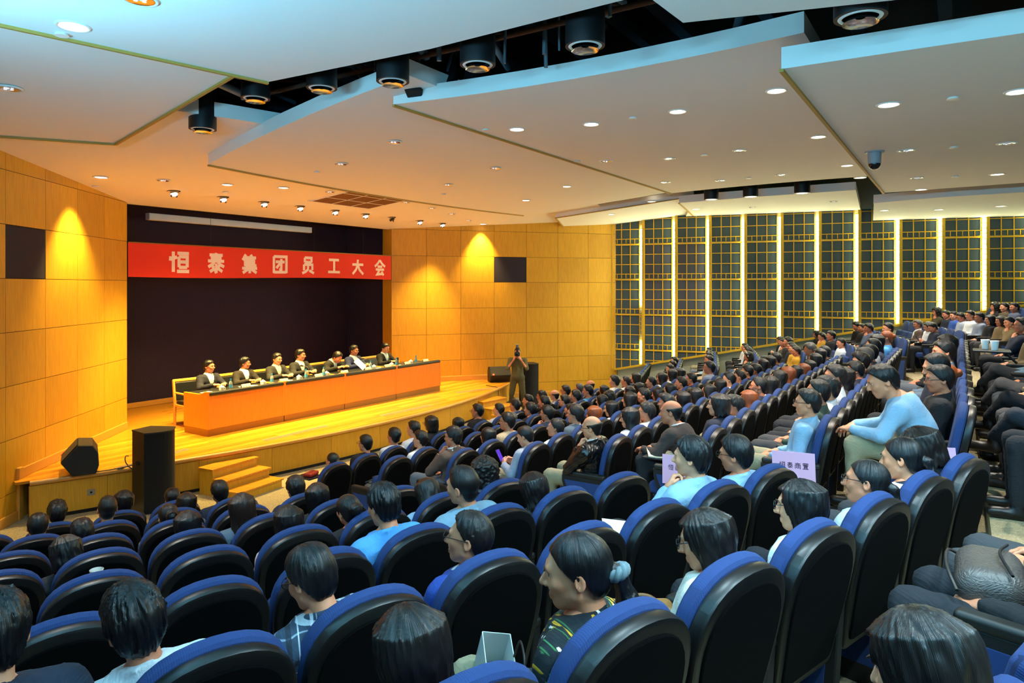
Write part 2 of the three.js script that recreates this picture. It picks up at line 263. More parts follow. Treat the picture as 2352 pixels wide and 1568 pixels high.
// ---------- ceiling lamps ----------
const lampGeo = (() => {
  const ring = new THREE.LatheGeometry([[0.088, 0.02], [0.092, -0.004], [0.108, -0.008], [0.116, 0.002], [0.118, 0.006]].map(([x, y]) => new THREE.Vector2(x, y)), 28);
  const cone = new THREE.LatheGeometry([[0.03, 0.1], [0.062, 0.07], [0.082, 0.03], [0.09, 0.0]].map(([x, y]) => new THREE.Vector2(x, y)), 24);
  const lens = new THREE.LatheGeometry([[0, -0.004], [0.06, -0.003], [0.09, 0.004]].map(([x, y]) => new THREE.Vector2(x, y)), 24);
  const bulbs = join(...[0, 1, 2].map((i) => new THREE.SphereGeometry(0.014, 8, 6).translate(Math.cos(i * 2.1) * 0.03, 0.075, Math.sin(i * 2.1) * 0.03)));
  return { ring, cone, lens, bulbs };
})();
function spot(parent, color, power, pos, aim, angle = 0.95, pen = 0.7, size = 3) {
  const l = new THREE.SpotLight(color, power, 0, angle, pen, 2); l.name = 'lamp_light'; l.position.set(...pos); l.target.position.set(...aim); l.target.name = 'lamp_aim'; l.castShadow = true; l.shadow.radius = size;
  parent.add(l); parent.add(l.target); return l;
}
function downlight(x, z, yOf, lit, label, power, color, scale = 1, aim, angle) {
  const y = yOf(x, z), g = thing('downlight', label, 'ceiling light', [x, y - 0.004, z], 0, 'recessed round ceiling downlights');
  g.scale.setScalar(scale);
  mesh('trim_ring', lampGeo.ring, M.trimWhite, g);
  if (lit) { mesh('lens', lampGeo.lens, color === STAGE ? M.glowStage : color === COOL ? M.glowCool : M.glow, g); spot(g, color, power, [0, -0.03, 0], aim ?? [0, -3, 0], angle ?? 1.0); }
  else { mesh('reflector', lampGeo.cone.clone().scale(1, 0.08, 1).translate(0, -0.006, 0), M.chrome, g); mesh('bulbs', lampGeo.bulbs.clone().scale(1, 0.2, 1).translate(0, -0.02, 0), M.lamp, g); }
  return g;
}
function disc(x, z, yOf, label) { tag(mesh('smoke_detector', cyl(0.045, 0.055, 0.02, 16).translate(x, yOf(x, z) - 0.01, z), M.trimWhite), label, 'detector', 'small ceiling detectors'); }

// ---------- stage ----------
{
  const st = new THREE.Group(); st.name = 'floor_stage'; scene.add(st); struct(st, 'raised stage with a polished plank floor and curved wooden front');
  const xl = (z) => z < -13.4 ? 6.6 : 6.89 - 1.2085 * (z + 13.4), xr = (z) => mx(xl(z));
  const curveX = (z) => z < -9.78 - 0.03 * 40 ? 6.4 : Math.sqrt(Math.max(0, (-9.78 - z) / 0.03));
  const fr = []; for (let i = 0; i <= 26; i++) { const x = lerp(4.3, mx(4.3), i / 26); fr.push([x, frontZ(x) - 0.03]); }
  mesh('stage_body', slab([...fr, [mx(6.9), -13.45], [14.5, -13.5], [14.5, -15.5], [6.6, -15.5], [6.6, -13.5], [6.9, -13.45]], () => 0.02, STAGE_Y - 0.055), M.joint, st);
  const bw = 0.145; let n = 0;
  for (let z = -15.5; z < -9.83; z += bw) {
    const za = z + 0.0015, zb = Math.min(z + bw - 0.0015, -9.8), lim = (zz) => [Math.max(xl(zz) + 0.01, CX - curveX(zz)), Math.min(xr(zz) - 0.01, CX + curveX(zz))];
    const [a0, a1] = lim(za), [b0, b1] = lim(zb); if (b1 - b0 < 0.3) continue;
    const cuts = [0]; let x = rr(1.6, 3.4); while (x < a1 - a0 - 0.8) { cuts.push(x / (a1 - a0)); x += rr(2.4, 3.6); } cuts.push(1);
    for (let c = 0; c + 1 < cuts.length; c++) {
      const e = 0.001, p = [[lerp(a0, a1, cuts[c]) + e, za], [lerp(a0, a1, cuts[c + 1]) - e, za], [(cuts[c + 1] === 1 ? b1 : lerp(a0, a1, cuts[c + 1])) - e, zb], [(cuts[c] === 0 ? b0 : lerp(a0, a1, cuts[c])) + e, zb]];
      const g = slab(p, () => STAGE_Y - 0.035, 0.035), uv = g.attributes.uv; n++;
      for (let i = 0; i < uv.count; i++) uv.setXY(i, uv.getY(i) * 1.1 + n * 0.173, uv.getX(i) * 0.35 + n * 0.41);
      mesh('plank', g, M.board[n % 3], st);
    }
  }
  // front cladding panels and rounded nosing following the curve
  const xs = [4.3, 5.2, 6.45, 7.65, 8.85, 10.05, 11.25, 12.45, 13.65, 14.85, 15.95, mx(4.3)];
  for (let i = 0; i + 1 < xs.length; i++) {
    const a = [], b = []; for (let k = 0; k <= 4; k++) { const x = lerp(xs[i] + 0.003, xs[i + 1] - 0.003, k / 4); a.push([x, frontZ(x)]); b.unshift([x, frontZ(x) - 0.025]); }
    const g = slab([...a, ...b], () => 0.05, STAGE_Y - 0.13), uv = g.attributes.uv, p = g.attributes.position; for (let k = 0; k < uv.count; k++) uv.setXY(k, p.getX(k) * 0.8 + i * 0.3, p.getY(k) * 0.8 + i * 0.2);
    mesh('front_panel', g, M.wood[i % 2], st);
  }
  mesh('nosing', new THREE.TubeGeometry(new THREE.CatmullRomCurve3(fr.map(([x]) => V(x, STAGE_Y - 0.036, frontZ(x) + 0.012))), 60, 0.036, 10), M.nosing, st);
  mesh('toe_strip', slab([...fr.map(([x]) => [x, frontZ(x) + 0.006]), ...fr.map(([x]) => [x, frontZ(x) - 0.02]).reverse()], () => 0, 0.05), M.black, st);
  // floor grilles in the stage
  const vents = [[5.95, -10.72, 1.3, 0.2], [8.45, -10.35, 1.5, 0.055], [11.3, -10.2, 1.5, -0.03], [14.5, -10.62, 1.3, -0.3]];
  vents.forEach(([x, z, L, t], i) => { const g = thing('floor_grille', `${WORDS[i + 1]} slotted metal grille from the near end in the stage floor`, 'floor grille', [x, STAGE_Y, z], t, 'grilles in the stage floor'); mesh('frame', join(box(L, 0.006, 0.012).translate(0, 0.003, 0.055), box(L, 0.006, 0.012).translate(0, 0.003, -0.055), box(0.012, 0.006, 0.12).translate(L / 2, 0.003, 0), box(0.012, 0.006, 0.12).translate(-L / 2, 0.003, 0)), S(0xb9a07a, 0.5), g); mesh('bed', box(L, 0.003, 0.11).translate(0, 0.0015, 0), S(0x9a7048, 0.6), g); const sl = []; for (let k = 0; k < 7; k++) sl.push(box(L - 0.02, 0.006, 0.006).translate(0, 0.003, -0.042 + k * 0.014)); mesh('slats', join(sl), S(0xb08a5c, 0.5), g).userData.kind = 'stuff'; });
}
// wooden steps up to the stage
for (const [x, n] of [[6.8, 'near'], [mx(6.8), 'far']]) {
  const z = frontZ(x), g = thing('stage_steps', `three wooden steps up to the ${n} end of the stage`, 'steps', [x, 0, z], x < CX ? 0.11 : -0.11);
  for (let i = 0; i < 3; i++) { const h = 0.4313 - 0.1438 * i, z1 = 0.32 + 0.29 * i; mesh('riser', uvMetres(box(0.88, h - 0.03, 0.3), 0.8, i * 0.3, 0).translate(0, (h - 0.03) / 2, z1 - 0.16), M.wood[i % 2], g); mesh('tread', uvMetres(rbox(0.93, 0.03, 0.33, 0.008), 0.8, 0, i).translate(0, h - 0.015, z1 - 0.15), M.board[0], g); }
}
// rostrum desk in four sections
const deskX = [7.32, 9.0, 10.62, 12.28, 13.95];
for (let i = 0; i < 4; i++) {
  const a = deskX[i], b = deskX[i + 1], L = b - a - 0.006, g = thing('rostrum_desk', `${WORDS[i + 1]} section from the near end of the long orange wood rostrum desk`, 'desk', [(a + b) / 2, STAGE_Y, -11.4], 0, 'sections of the rostrum desk');
  mesh('plinth', uvMetres(box(L - 0.01, 0.13, 0.74)).translate(0, 0.065, -0.39), M.brass, g);
  mesh('front_panel', uvMetres(rbox(L - 0.078, 0.62, 0.04, 0.006), 0.8, i * 0.3, 0).translate(0, 0.44, -0.026), M.desk, g);
  for (const s of [-1, 1]) mesh('end_panel', uvMetres(prism([[0, 0.13], [0, 0.815], [-0.12, 0.81], [-0.2, 0.775], [-0.28, 0.755], [-0.78, 0.755], [-0.78, 0.13]], 0.036, 0.004).rotateY(-Math.PI / 2), 0.8, i, 0).translate(s * (L / 2 - 0.02) + 0.018, 0, 0), M.desk, g);
  mesh('desk_top', rbox(L - 0.05, 0.03, 0.7, 0.01).translate(0, 0.735, -0.42), M.leather, g);
  mesh('front_roll', cyl(0.045, 0.045, L - 0.05, 14).rotateZ(Math.PI / 2).translate(0, 0.765, -0.035), M.leather, g);
}
// backdrop fittings: screen housing, banner
{
  const g = thing('projector_screen_housing', 'long pale housing of a rolled-up projection screen above the banner', 'screen housing', [10.5, 4.86, -15.1]);
  mesh('case', rbox(4.5, 0.15, 0.16, 0.01), S(0xe6eefc, 0.5), g); mesh('end_cap', join(rbox(0.02, 0.152, 0.165, 0.006).translate(-2.26, 0, 0), rbox(0.02, 0.152, 0.165, 0.006).translate(2.26, 0, 0)), M.trimWhite, g); for (const x of [-1.8, 1.8]) mesh('hanger', bar([x, 0.07, 0], [x, 2.16, 0], 0.008), M.darkMetal, g); mesh('pull_rod', bar([0, 0.07, 0.1], [0, 0.25, 0.1], 0.012), M.darkMetal, g);
}
// ---------- writing ----------
const GLYPH = {
  heng: [[20, 5, 20, 97], [8, 28, 6, 48], [29, 25, 34, 40], [40, 12, 96, 12], [48, 28, 48, 76], [48, 28, 88, 28, 88, 76], [48, 52, 88, 52], [48, 76, 88, 76], [38, 94, 98, 94]],
  tai: [[14, 14, 86, 14], [20, 28, 80, 28], [6, 43, 94, 43], [50, 3, 47, 30, 34, 55, 8, 72], [58, 43, 70, 58, 94, 70], [50, 54, 50, 92, 40, 95], [28, 66, 38, 75], [16, 93, 43, 78], [70, 62, 59, 72], [56, 76, 84, 92]],
  ji: [[28, 4, 10, 34], [24, 22, 24, 64], [56, 4, 62, 16], [24, 20, 88, 20], [24, 33, 82, 33], [24, 46, 82, 46], [24, 60, 90, 60], [54, 20, 54, 60], [6, 74, 94, 74], [50, 62, 50, 99], [44, 76, 10, 97], [56, 76, 90, 97]],
  tuan: [[10, 8, 10, 97], [10, 8, 90, 8, 90, 97], [10, 92, 90, 92], [22, 36, 78, 36], [58, 20, 58, 78, 44, 78], [56, 38, 26, 70]],
  yuan: [[26, 8, 26, 34], [26, 8, 74, 8, 74, 34], [26, 32, 74, 32], [20, 46, 20, 80], [20, 46, 80, 46, 80, 78], [50, 54, 48, 74, 30, 88, 8, 96], [58, 80, 92, 96]],
  gong: [[12, 14, 88, 14], [50, 14, 50, 86], [6, 86, 94, 86]],
  da: [[6, 36, 94, 36], [50, 6, 48, 40, 36, 68, 8, 95], [52, 42, 64, 68, 94, 95]],
  hui: [[50, 4, 30, 26, 4, 44], [50, 4, 70, 26, 96, 44], [28, 44, 72, 44], [12, 62, 88, 62], [46, 64, 24, 92, 78, 88], [66, 74, 84, 97]],
  shang: [[50, 2, 50, 14], [8, 16, 92, 16], [34, 20, 40, 32], [66, 20, 60, 32], [12, 36, 12, 97], [12, 36, 88, 36, 88, 94, 78, 92], [42, 40, 28, 56], [58, 40, 72, 56], [32, 62, 32, 86], [32, 62, 68, 62, 68, 86], [32, 84, 68, 84]],
  zhi: [[14, 6, 14, 28], [14, 6, 86, 6, 86, 28], [38, 6, 38, 28], [62, 6, 62, 28], [14, 27, 86, 27], [10, 40, 90, 40], [50, 32, 50, 50], [28, 52, 28, 90], [28, 50, 74, 50, 74, 90], [28, 63, 74, 63], [28, 76, 74, 76], [6, 94, 94, 94]],
};
function glyphs(cx, names, x0, y0, size, step, width, color) {
  cx.strokeStyle = color; cx.lineWidth = width; cx.lineCap = 'butt'; cx.lineJoin = 'miter';
  names.forEach((n, i) => { for (const s of GLYPH[n]) { cx.beginPath(); for (let k = 0; k < s.length; k += 2) { const x = x0 + i * step + s[k] / 100 * size, y = y0 + s[k + 1] / 100 * size; k ? cx.lineTo(x, y) : cx.moveTo(x, y); } cx.stroke(); } });
}
function canvasTex(w, h, draw) { const c = document.createElement('canvas'); c.width = w; c.height = h; draw(c.getContext('2d'), w, h); const t = new THREE.CanvasTexture(c); t.colorSpace = THREE.SRGBColorSpace; return t; }
// red banner across the stage opening, hung from a thin batten on wires
{
  const W = 7.26, H = 0.66, tex = canvasTex(2048, 186, (c, w, h) => { c.fillStyle = '#e62f14'; c.fillRect(0, 0, w, h); glyphs(c, ['heng', 'tai', 'ji', 'tuan', 'yuan', 'gong', 'da', 'hui'], 230, 34, 124, 233, 19, '#fbe3dc'); });
  const g = thing('banner', 'long red cloth banner with white Chinese lettering hung across the stage opening', 'banner', [CX, 3.83, -13.38]);
  const geo = new THREE.PlaneGeometry(W, H, 120, 8), p = geo.attributes.position;
  for (let i = 0; i < p.count; i++) { const x = p.getX(i), y = p.getY(i), k = 0.5 - y / H; p.setZ(i, 0.006 * Math.sin(x * 5.1 + 1.3 * y) * k + 0.004 * Math.sin(x * 13 + y * 4)); p.setY(i, y + (y < 0 ? 0.018 * Math.sin(x * 0.9 + 0.5) * -y / H * 2 : 0)); }
  geo.computeVertexNormals();
  mesh('cloth', geo, S(0xffffff, 0.75, { map: tex, side: THREE.DoubleSide }), g);
  mesh('batten', bar([-W / 2, H / 2, 0], [W / 2, H / 2, 0], 0.012), M.brass, g);
  for (const x of [-1.9, 0.9, 2.55]) mesh('wire', bar([x, H / 2, 0], [x, 0.95, 0], 0.004, 5), M.darkMetal, g);
}
// ---------- loudspeakers ----------
const badgeTex = canvasTex(128, 128, (c) => { c.fillStyle = '#ff4a12'; c.fillRect(0, 0, 128, 128); c.fillStyle = '#fff'; c.font = 'bold 52px sans-serif'; c.textAlign = 'center'; c.textBaseline = 'middle'; c.fillText('JBL', 64, 66); });
const badge = S(0xffffff, 0.5, { map: badgeTex });
function tower(x, z, turn, label) {
  const g = thing('loudspeaker', label, 'loudspeaker', [x, 0, z], turn, 'tall loudspeakers on the hall floor'), pl = [[-0.15, -0.28], [0.15, -0.28], [0.27, 0.1]];
  const front = []; for (let i = 0; i <= 10; i++) { const t = i / 10; front.push([lerp(0.27, -0.27, t), 0.1 + 0.16 * Math.sin(Math.PI * t)]); }
  mesh('cabinet', slab([[-0.16, -0.28], [0.16, -0.28], [0.27, 0.09], [-0.27, 0.09]], () => 0, 1.18), M.blackPlastic, g);
  mesh('grille', slab([[0.265, 0.09], ...front.map(([a, b]) => [a * 0.98, b - 0.005]), [-0.265, 0.09]], () => 0.01, 1.155), S(0x0b0b0c, 0.95, { bumpMap: carpetBump, bumpScale: 0.002 }), g);
  mesh('cap', slab([[-0.165, -0.285], [0.165, -0.285], ...front.map(([a, b]) => [a * 1.01, b + 0.005])], () => 1.165, 0.02), S(0x241d15, 0.55), g);
  const s = mesh('handle_cup', cyl(0.05, 0.05, 0.02, 16).rotateZ(Math.PI / 2), S(0x020202, 0.9), g); s.position.set(-0.222, 0.72, -0.09); s.rotation.y = -0.29; s.scale.y = 0.6;
  const b = mesh('badge', box(0.07, 0.07, 0.006), badge, g); b.position.set(0.12, 0.09, 0.232); b.rotation.y = 0.38; return g;
}
tower(5.58, -10.02, 0.2, 'tall black loudspeaker standing on the carpet before the near end of the stage');
tower(16.02, -9.98, -0.9, 'tall black loudspeaker behind the photographer before the far end of the stage');
function wedge(x, z, turn, label) {
  const g = thing('monitor_speaker', label, 'loudspeaker', [x, STAGE_Y, z], turn, 'wedge monitor speakers on the stage');
  const prof = [[-0.13, 0], [0.16, 0], [0.2, 0.12], [0.19, 0.3], [0.12, 0.42], [-0.06, 0.44], [-0.27, 0.2]];
  const c = prism(prof, 0.58, 0.012).translate(0, 0, -0.29).rotateY(Math.PI / 2);
  mesh('cabinet', c, S(0x14171c, 0.6), g);
  const grl = mesh('grille', rbox(0.54, 0.008, 0.3, 0.004), S(0x39332a, 0.85, { bumpMap: carpetBump, bumpScale: 0.002 }), g); grl.position.set(0, 0.325, 0.172); grl.rotation.x = 0.855;
  mesh('foot', join(box(0.5, 0.012, 0.02).translate(0, 0.006, 0.1), box(0.5, 0.012, 0.02).translate(0, 0.006, -0.1)), M.black, g);
  const b = mesh('badge', box(0.06, 0.005, 0.06), badge, g); b.position.set(-0.22, 0.24, 0.262); b.rotation.x = 0.855; return g;
}
wedge(4.98, -10.9, -2.0, 'black wedge monitor lying at the near end of the stage');
wedge(16.15, -11.05, -0.75, 'black wedge monitor at the far end of the stage beside the photographer');
tag(mesh('cable', tube([[4.85, 0.62, -10.85], [4.95, 0.58, -10.75], [5.05, 0.585, -10.62], [5.25, 0.585, -10.55], [5.42, 0.59, -10.52], [5.5, 0.6, -10.5], [5.54, 0.56, -10.46], [5.55, 0.3, -10.43], [5.6, 0.14, -10.4], [5.66, 0.01, -10.36]], 0.008, 60), M.blackPlastic), 'black cable from the near wedge monitor over the stage edge', 'cable');
tag(mesh('cable', tube([[5.5, 0.72, -10.62], [5.46, 0.73, -10.62], [5.44, 0.66, -10.6], [5.46, 0.59, -10.55], [5.5, 0.52, -10.44], [5.56, 0.36, -10.3], [5.6, 0.3, -10.22]], 0.008, 40), M.blackPlastic), 'black cable looping up beside the near tall loudspeaker', 'cable');
tag(mesh('cable', tube([[15.3, 0.585, -10.9], [15.2, 0.585, -10.62], [15.12, 0.59, -10.42], [15.1, 0.5, -10.36], [15.1, 0.2, -10.36], [15.12, 0.01, -10.3], [15.3, 0.01, -10.2]], 0.008, 40), M.blackPlastic), 'thin black cable hanging over the stage edge by the photographer', 'cable');
{ const x = 5.0, g = thing('wall_socket', 'small grey metal socket plate on the stage front', 'socket', [x, 0.28, frontZ(x) + 0.004], -0.32); mesh('plate', rbox(0.1, 0.09, 0.008, 0.004), S(0x9a9a98, 0.4, { metalness: 0.6 }), g); mesh('outlet', cyl(0.016, 0.016, 0.008, 12).rotateX(Math.PI / 2).translate(0, 0, 0.003), M.black, g); }
// ---------- desk things ----------
const cupGeo = new THREE.LatheGeometry([[0, 0], [0.034, 0], [0.04, 0.012], [0.047, 0.05], [0.05, 0.085], [0.046, 0.085], [0.04, 0.03], [0, 0.02]].map(([x, y]) => new THREE.Vector2(x, y)), 20);
const lidGeo = join(new THREE.LatheGeometry([[0.052, 0.085], [0.05, 0.093], [0.03, 0.106], [0.01, 0.112], [0.012, 0.122], [0.0, 0.128]].map(([x, y]) => new THREE.Vector2(x, y)), 20));
const bottleGeo = new THREE.LatheGeometry([[0, 0], [0.03, 0], [0.032, 0.01], [0.03, 0.06], [0.032, 0.11], [0.03, 0.15], [0.014, 0.185], [0.013, 0.2]].map(([x, y]) => new THREE.Vector2(x, y)), 16);
const bottleMat = Ph(0xcfe6ee, 0.08, { transmission: 0.75, thickness: 0.02, ior: 1.33 }), capBlue = S(0x1f86c8, 0.4), labelBlue = S(0x4aa8d8, 0.5), porcelain = S(0xf4f0e6, 0.2), plateMat = S(0xf3d8c4, 0.5), paperMat = S(0xf2f0ea, 0.8);
const deskZ = -11.4, dy = STAGE_Y + 0.75, near = (i) => `${WORDS[i + 1]} from the near end of the rostrum desk`;
[7.75, 8.66, 9.55, 10.3, 11.75, 12.35, 13.05].forEach((x, i) => { const g = thing('tea_cup', `white lidded tea cup, ${near(i)}`, 'cup', [x, dy, deskZ - 0.24], 0, 'tea cups on the rostrum desk'); mesh('cup', cupGeo, porcelain, g); mesh('lid', lidGeo, porcelain, g); mesh('handle', new THREE.TorusGeometry(0.022, 0.006, 6, 12).translate(0.062, 0.048, 0), porcelain, g); });
[7.93, 8.86, 9.72, 10.2, 11.62, 12.5, 13.22].forEach((x, i) => { const g = thing('water_bottle', `water bottle with blue cap and label, ${near(i)}`, 'bottle', [x, dy, deskZ - 0.22], 0, 'water bottles on the rostrum desk'); mesh('bottle', bottleGeo, bottleMat, g); mesh('cap', cyl(0.016, 0.016, 0.024, 12).translate(0, 0.208, 0), capBlue, g); mesh('label_band', cyl(0.0325, 0.0325, 0.055, 16, true).translate(0, 0.085, 0), labelBlue, g); });
const plateTex = canvasTex(256, 128, (c) => { c.fillStyle = '#f4d9c6'; c.fillRect(0, 0, 256, 128); c.strokeStyle = '#5a2f22'; c.lineWidth = 8; for (const x of [36, 106, 176]) { for (const s of [[0, 12, 44, 12], [22, 0, 22, 60], [4, 34, 40, 34], [10, 60, 36, 44]]) { c.beginPath(); c.moveTo(x + s[0], 34 + s[1]); c.lineTo(x + s[2], 34 + s[3]); c.stroke(); } } });
[8.2, 9.08, 9.98, 10.72, 11.45, 12.1, 12.8, 13.5].forEach((x, i) => { const g = thing('name_plate', `folded pink name card, ${near(i)}`, 'name card', [x, dy + 0.012, deskZ - 0.14], 0, 'name cards on the rostrum desk'); mesh('front', new THREE.PlaneGeometry(0.2, 0.1).rotateX(-0.45).translate(0, 0.045, 0.022), S(0xffffff, 0.6, { map: plateTex, side: THREE.DoubleSide }), g); mesh('back', box(0.2, 0.1, 0.002).rotateX(0.45).translate(0, 0.045, -0.022), plateMat, g); });
[[7.55, -0.3, 0.2], [8.35, -0.34, -0.3], [9.4, -0.32, 0.1], [10.95, -0.3, 0.15], [12.0, -0.3, -0.2], [12.72, -0.33, 0.1], [8.55, -0.3, 0.4]].forEach(([x, z, t], i) => { const m = tag(mesh('paper_sheet', box(0.21, 0.004, 0.29), paperMat), `loose white paper sheets, ${near(i)}`, 'paper', 'papers on the rostrum desk'); m.position.set(x, dy + 0.004, deskZ + z); m.rotation.y = t; });
{ const m = tag(mesh('paper_sheet', box(0.2, 0.003, 0.28), paperMat), 'white speech sheet held up by the reading panelist', 'paper'); m.position.set(11.42, dy + 0.16, deskZ - 0.36); m.rotation.set(0.9, 0.5, 0); }
[[9.9, 0], [11.72, 0.4]].forEach(([x, t], i) => { const g = thing('desk_microphone', `black gooseneck microphone, ${near(i)}`, 'microphone', [x, dy, deskZ - 0.36], t, 'microphones on the rostrum desk'); mesh('foot', rbox(0.1, 0.03, 0.14, 0.01).translate(0, 0.015, 0), M.blackPlastic, g); mesh('neck', tube([[0, 0.03, 0], [0, 0.16, 0.02], [0, 0.24, -0.04], [-0.03, 0.26, -0.14]], 0.007, 20), M.blackPlastic, g); mesh('head', new THREE.CapsuleGeometry(0.02, 0.05, 4, 10).rotateX(Math.PI / 2).translate(-0.035, 0.262, -0.17), M.blackPlastic, g); });
{ const g = thing('thermos_flask', 'dark steel thermos flask beside the panelist at the far end', 'flask', [12.62, dy, deskZ - 0.3]); mesh('body', cyl(0.035, 0.035, 0.17, 16).translate(0, 0.085, 0), S(0x4a4436, 0.3, { metalness: 0.6 }), g); mesh('lid', cyl(0.032, 0.036, 0.045, 16).translate(0, 0.19, 0), M.blackPlastic, g); }
// stage armchairs
const chairParts = (() => {
  const fr = []; for (const s of [-1, 1]) { fr.push(['leg', rbox(0.045, 0.64, 0.05, 0.012).translate(s * 0.29, 0.32, -0.27)], ['leg', join(rbox(0.045, 0.46, 0.05, 0.012).translate(s * 0.29, 0.22, 0.26), rbox(0.045, 0.46, 0.05, 0.012).rotateX(0.14).translate(s * 0.29, 0.66, 0.29))], ['armrest', join(rbox(0.05, 0.03, 0.5, 0.012).translate(s * 0.29, 0.645, -0.03), rbox(0.05, 0.03, 0.16, 0.012).rotateX(0.5).translate(s * 0.29, 0.62, -0.28))]); }
  return fr;
})();
const chairSpots = [7.84, 8.8, 9.6, 10.28, 11.15, 11.95, 12.9];
chairSpots.forEach((x, i) => { const g = thing('stage_armchair', `wooden armchair with black padding, ${WORDS[i + 1]} from the near end behind the rostrum desk`, 'armchair', [x, STAGE_Y, -12.62], Math.PI + (i ? rr(-0.08, 0.08) : -0.1), 'armchairs behind the rostrum desk');
  for (const [n, geo] of chairParts) mesh(n, geo, M.trimWood, g);
  mesh('back_rail', rbox(0.62, 0.06, 0.04, 0.015).rotateX(0.14).translate(0, 0.87, 0.315), M.trimWood, g); mesh('seat_rail', rbox(0.6, 0.05, 0.54, 0.01).translate(0, 0.4, 0), M.trimWood, g);
  mesh('seat_pad', rbox(0.55, 0.08, 0.5, 0.03).translate(0, 0.45, -0.02), M.leather, g); mesh('back_pad', rbox(0.54, 0.36, 0.06, 0.025).rotateX(0.14).translate(0, 0.66, 0.29), M.leather, g); });
// ---------- auditorium seats ----------
const seatGeo = (() => {
  const outline = (k, dy = 0) => { const s = new THREE.Shape(), f = (x, y) => [x * k, 0.30 + (y - 0.30) * k + dy]; const q = (a, b, c) => s.bezierCurveTo(...a, ...b, ...c);
    s.moveTo(...f(-0.17, 0)); q(f(-0.225, 0), f(-0.225, 0.04), f(-0.23, 0.1)); q(f(-0.245, 0.22), f(-0.262, 0.3), f(-0.262, 0.4)); q(f(-0.262, 0.56), f(-0.16, 0.63), f(0, 0.63)); q(f(0.16, 0.63), f(0.262, 0.56), f(0.262, 0.4)); q(f(0.262, 0.3), f(0.245, 0.22), f(0.23, 0.1)); q(f(0.225, 0.04), f(0.225, 0), f(0.17, 0)); s.closePath(); return s; };
  const ex = (s, d, b, n = 3) => new THREE.ExtrudeGeometry(s, { depth: d, bevelEnabled: true, bevelThickness: b, bevelSize: b, bevelOffset: -b, bevelSegments: n, curveSegments: 8 });
  const lean = (g) => toCreasedNormals(g, 0.45).translate(0, 0.36, 0).translate(0, -1.0, 0).rotateX(0.2).translate(0, 1.0, 0);
  const shell = ex(outline(1), 0.028, 0.012, 2), inner = ex(outline(0.855), 0.004, 0.004, 1).translate(0, 0, 0.04), cushion = ex(outline(1.0, 0.01), 0.01, 0.028, 3).translate(0, 0, -0.05);
  const panel = prism([[0.53, 0.6], [0.53, 0.53], [0.34, 0.0], [0.1, 0.0], [0.06, 0.6]], 0.04, 0.006).translate(0, 0, -0.02).rotateY(Math.PI / 2), fab = prism([[0.5, 0.555], [0.49, 0.52], [0.32, 0.1], [0.14, 0.1], [0.1, 0.555]], 0.05, 0.003).translate(0, 0, -0.025).rotateY(Math.PI / 2);
  return { shell: lean(shell), inner: lean(inner), cushion: uvMetres(lean(cushion), 6), down: uvMetres(rbox(0.47, 0.12, 0.46, 0.045, 2), 6).translate(0, 0.395, -0.38), up: uvMetres(rbox(0.47, 0.12, 0.44, 0.045, 2), 6).rotateX(-1.3).translate(0, 0.56, -0.24), pan: rbox(0.44, 0.03, 0.4, 0.012, 1).translate(0, 0.325, -0.37), arm: rbox(0.07, 0.05, 0.47, 0.02, 2).translate(0, 0.62, -0.29), panel, fab };
})();
const NUM = ['zero', 'one', 'two', 'three', 'four', 'five', 'six', 'seven', 'eight', 'nine', 'ten', 'eleven', 'twelve'];
const BLOCK = { L: 'near', M: 'middle', R: 'far' };
const SHIFT = { L1: -0.22, L2: -0.2, L3: -0.17, L4: -0.04, L5: 0.06, L6: 0.06, L7: 0.06, L8: 0.06, L9: 0.06, M1: -0.2, M2: -0.1 };
function seatAt(b, k, i) {
  const c = Math.cos(RAKE), s = Math.sin(RAKE), sh = SHIFT[b + k] ?? 0, t = 0.55 * i - (b === 'M' ? 0 : sh);
  if (b === 'L') return { x: 4.36 - t * c, y: floorY(k), z: rowL(k) - t * s, turn: -RAKE };
  if (b === 'M') return { x: 6.4 + 0.55 * i + sh, y: floorY(k), z: rowM(k), turn: 0 };
  return { x: 16.74 + t * c, y: floorY(k), z: rowL(k) - t * s, turn: RAKE };
}
const where = (b, k, i) => `${BLOCK[b]} block row ${NUM[k]} from stage, ${i ? WORDS[i + 1] + ' from' : 'at'} the aisle`;
function makeSeat(open, ends) {
  const g = new THREE.Group();
  mesh('back_shell', seatGeo.shell, M.seatShell, g); mesh('back_panel', seatGeo.inner, M.seatBack, g); mesh('back_cushion', seatGeo.cushion, M.seatBlue, g);
  mesh('seat_cushion', open ? seatGeo.down : seatGeo.up, M.seatBlue, g); if (open) mesh('seat_pan', seatGeo.pan, M.blackPlastic, g);
  for (const s of ends) { const p = mesh('side_panel', seatGeo.panel, M.blackPlastic, g); p.position.x = s * 0.275; mesh('fabric_panel', seatGeo.fab, M.seatBlue, p); mesh('armrest', seatGeo.arm, M.arm, g).position.x = s * 0.275; }
  return g;
}
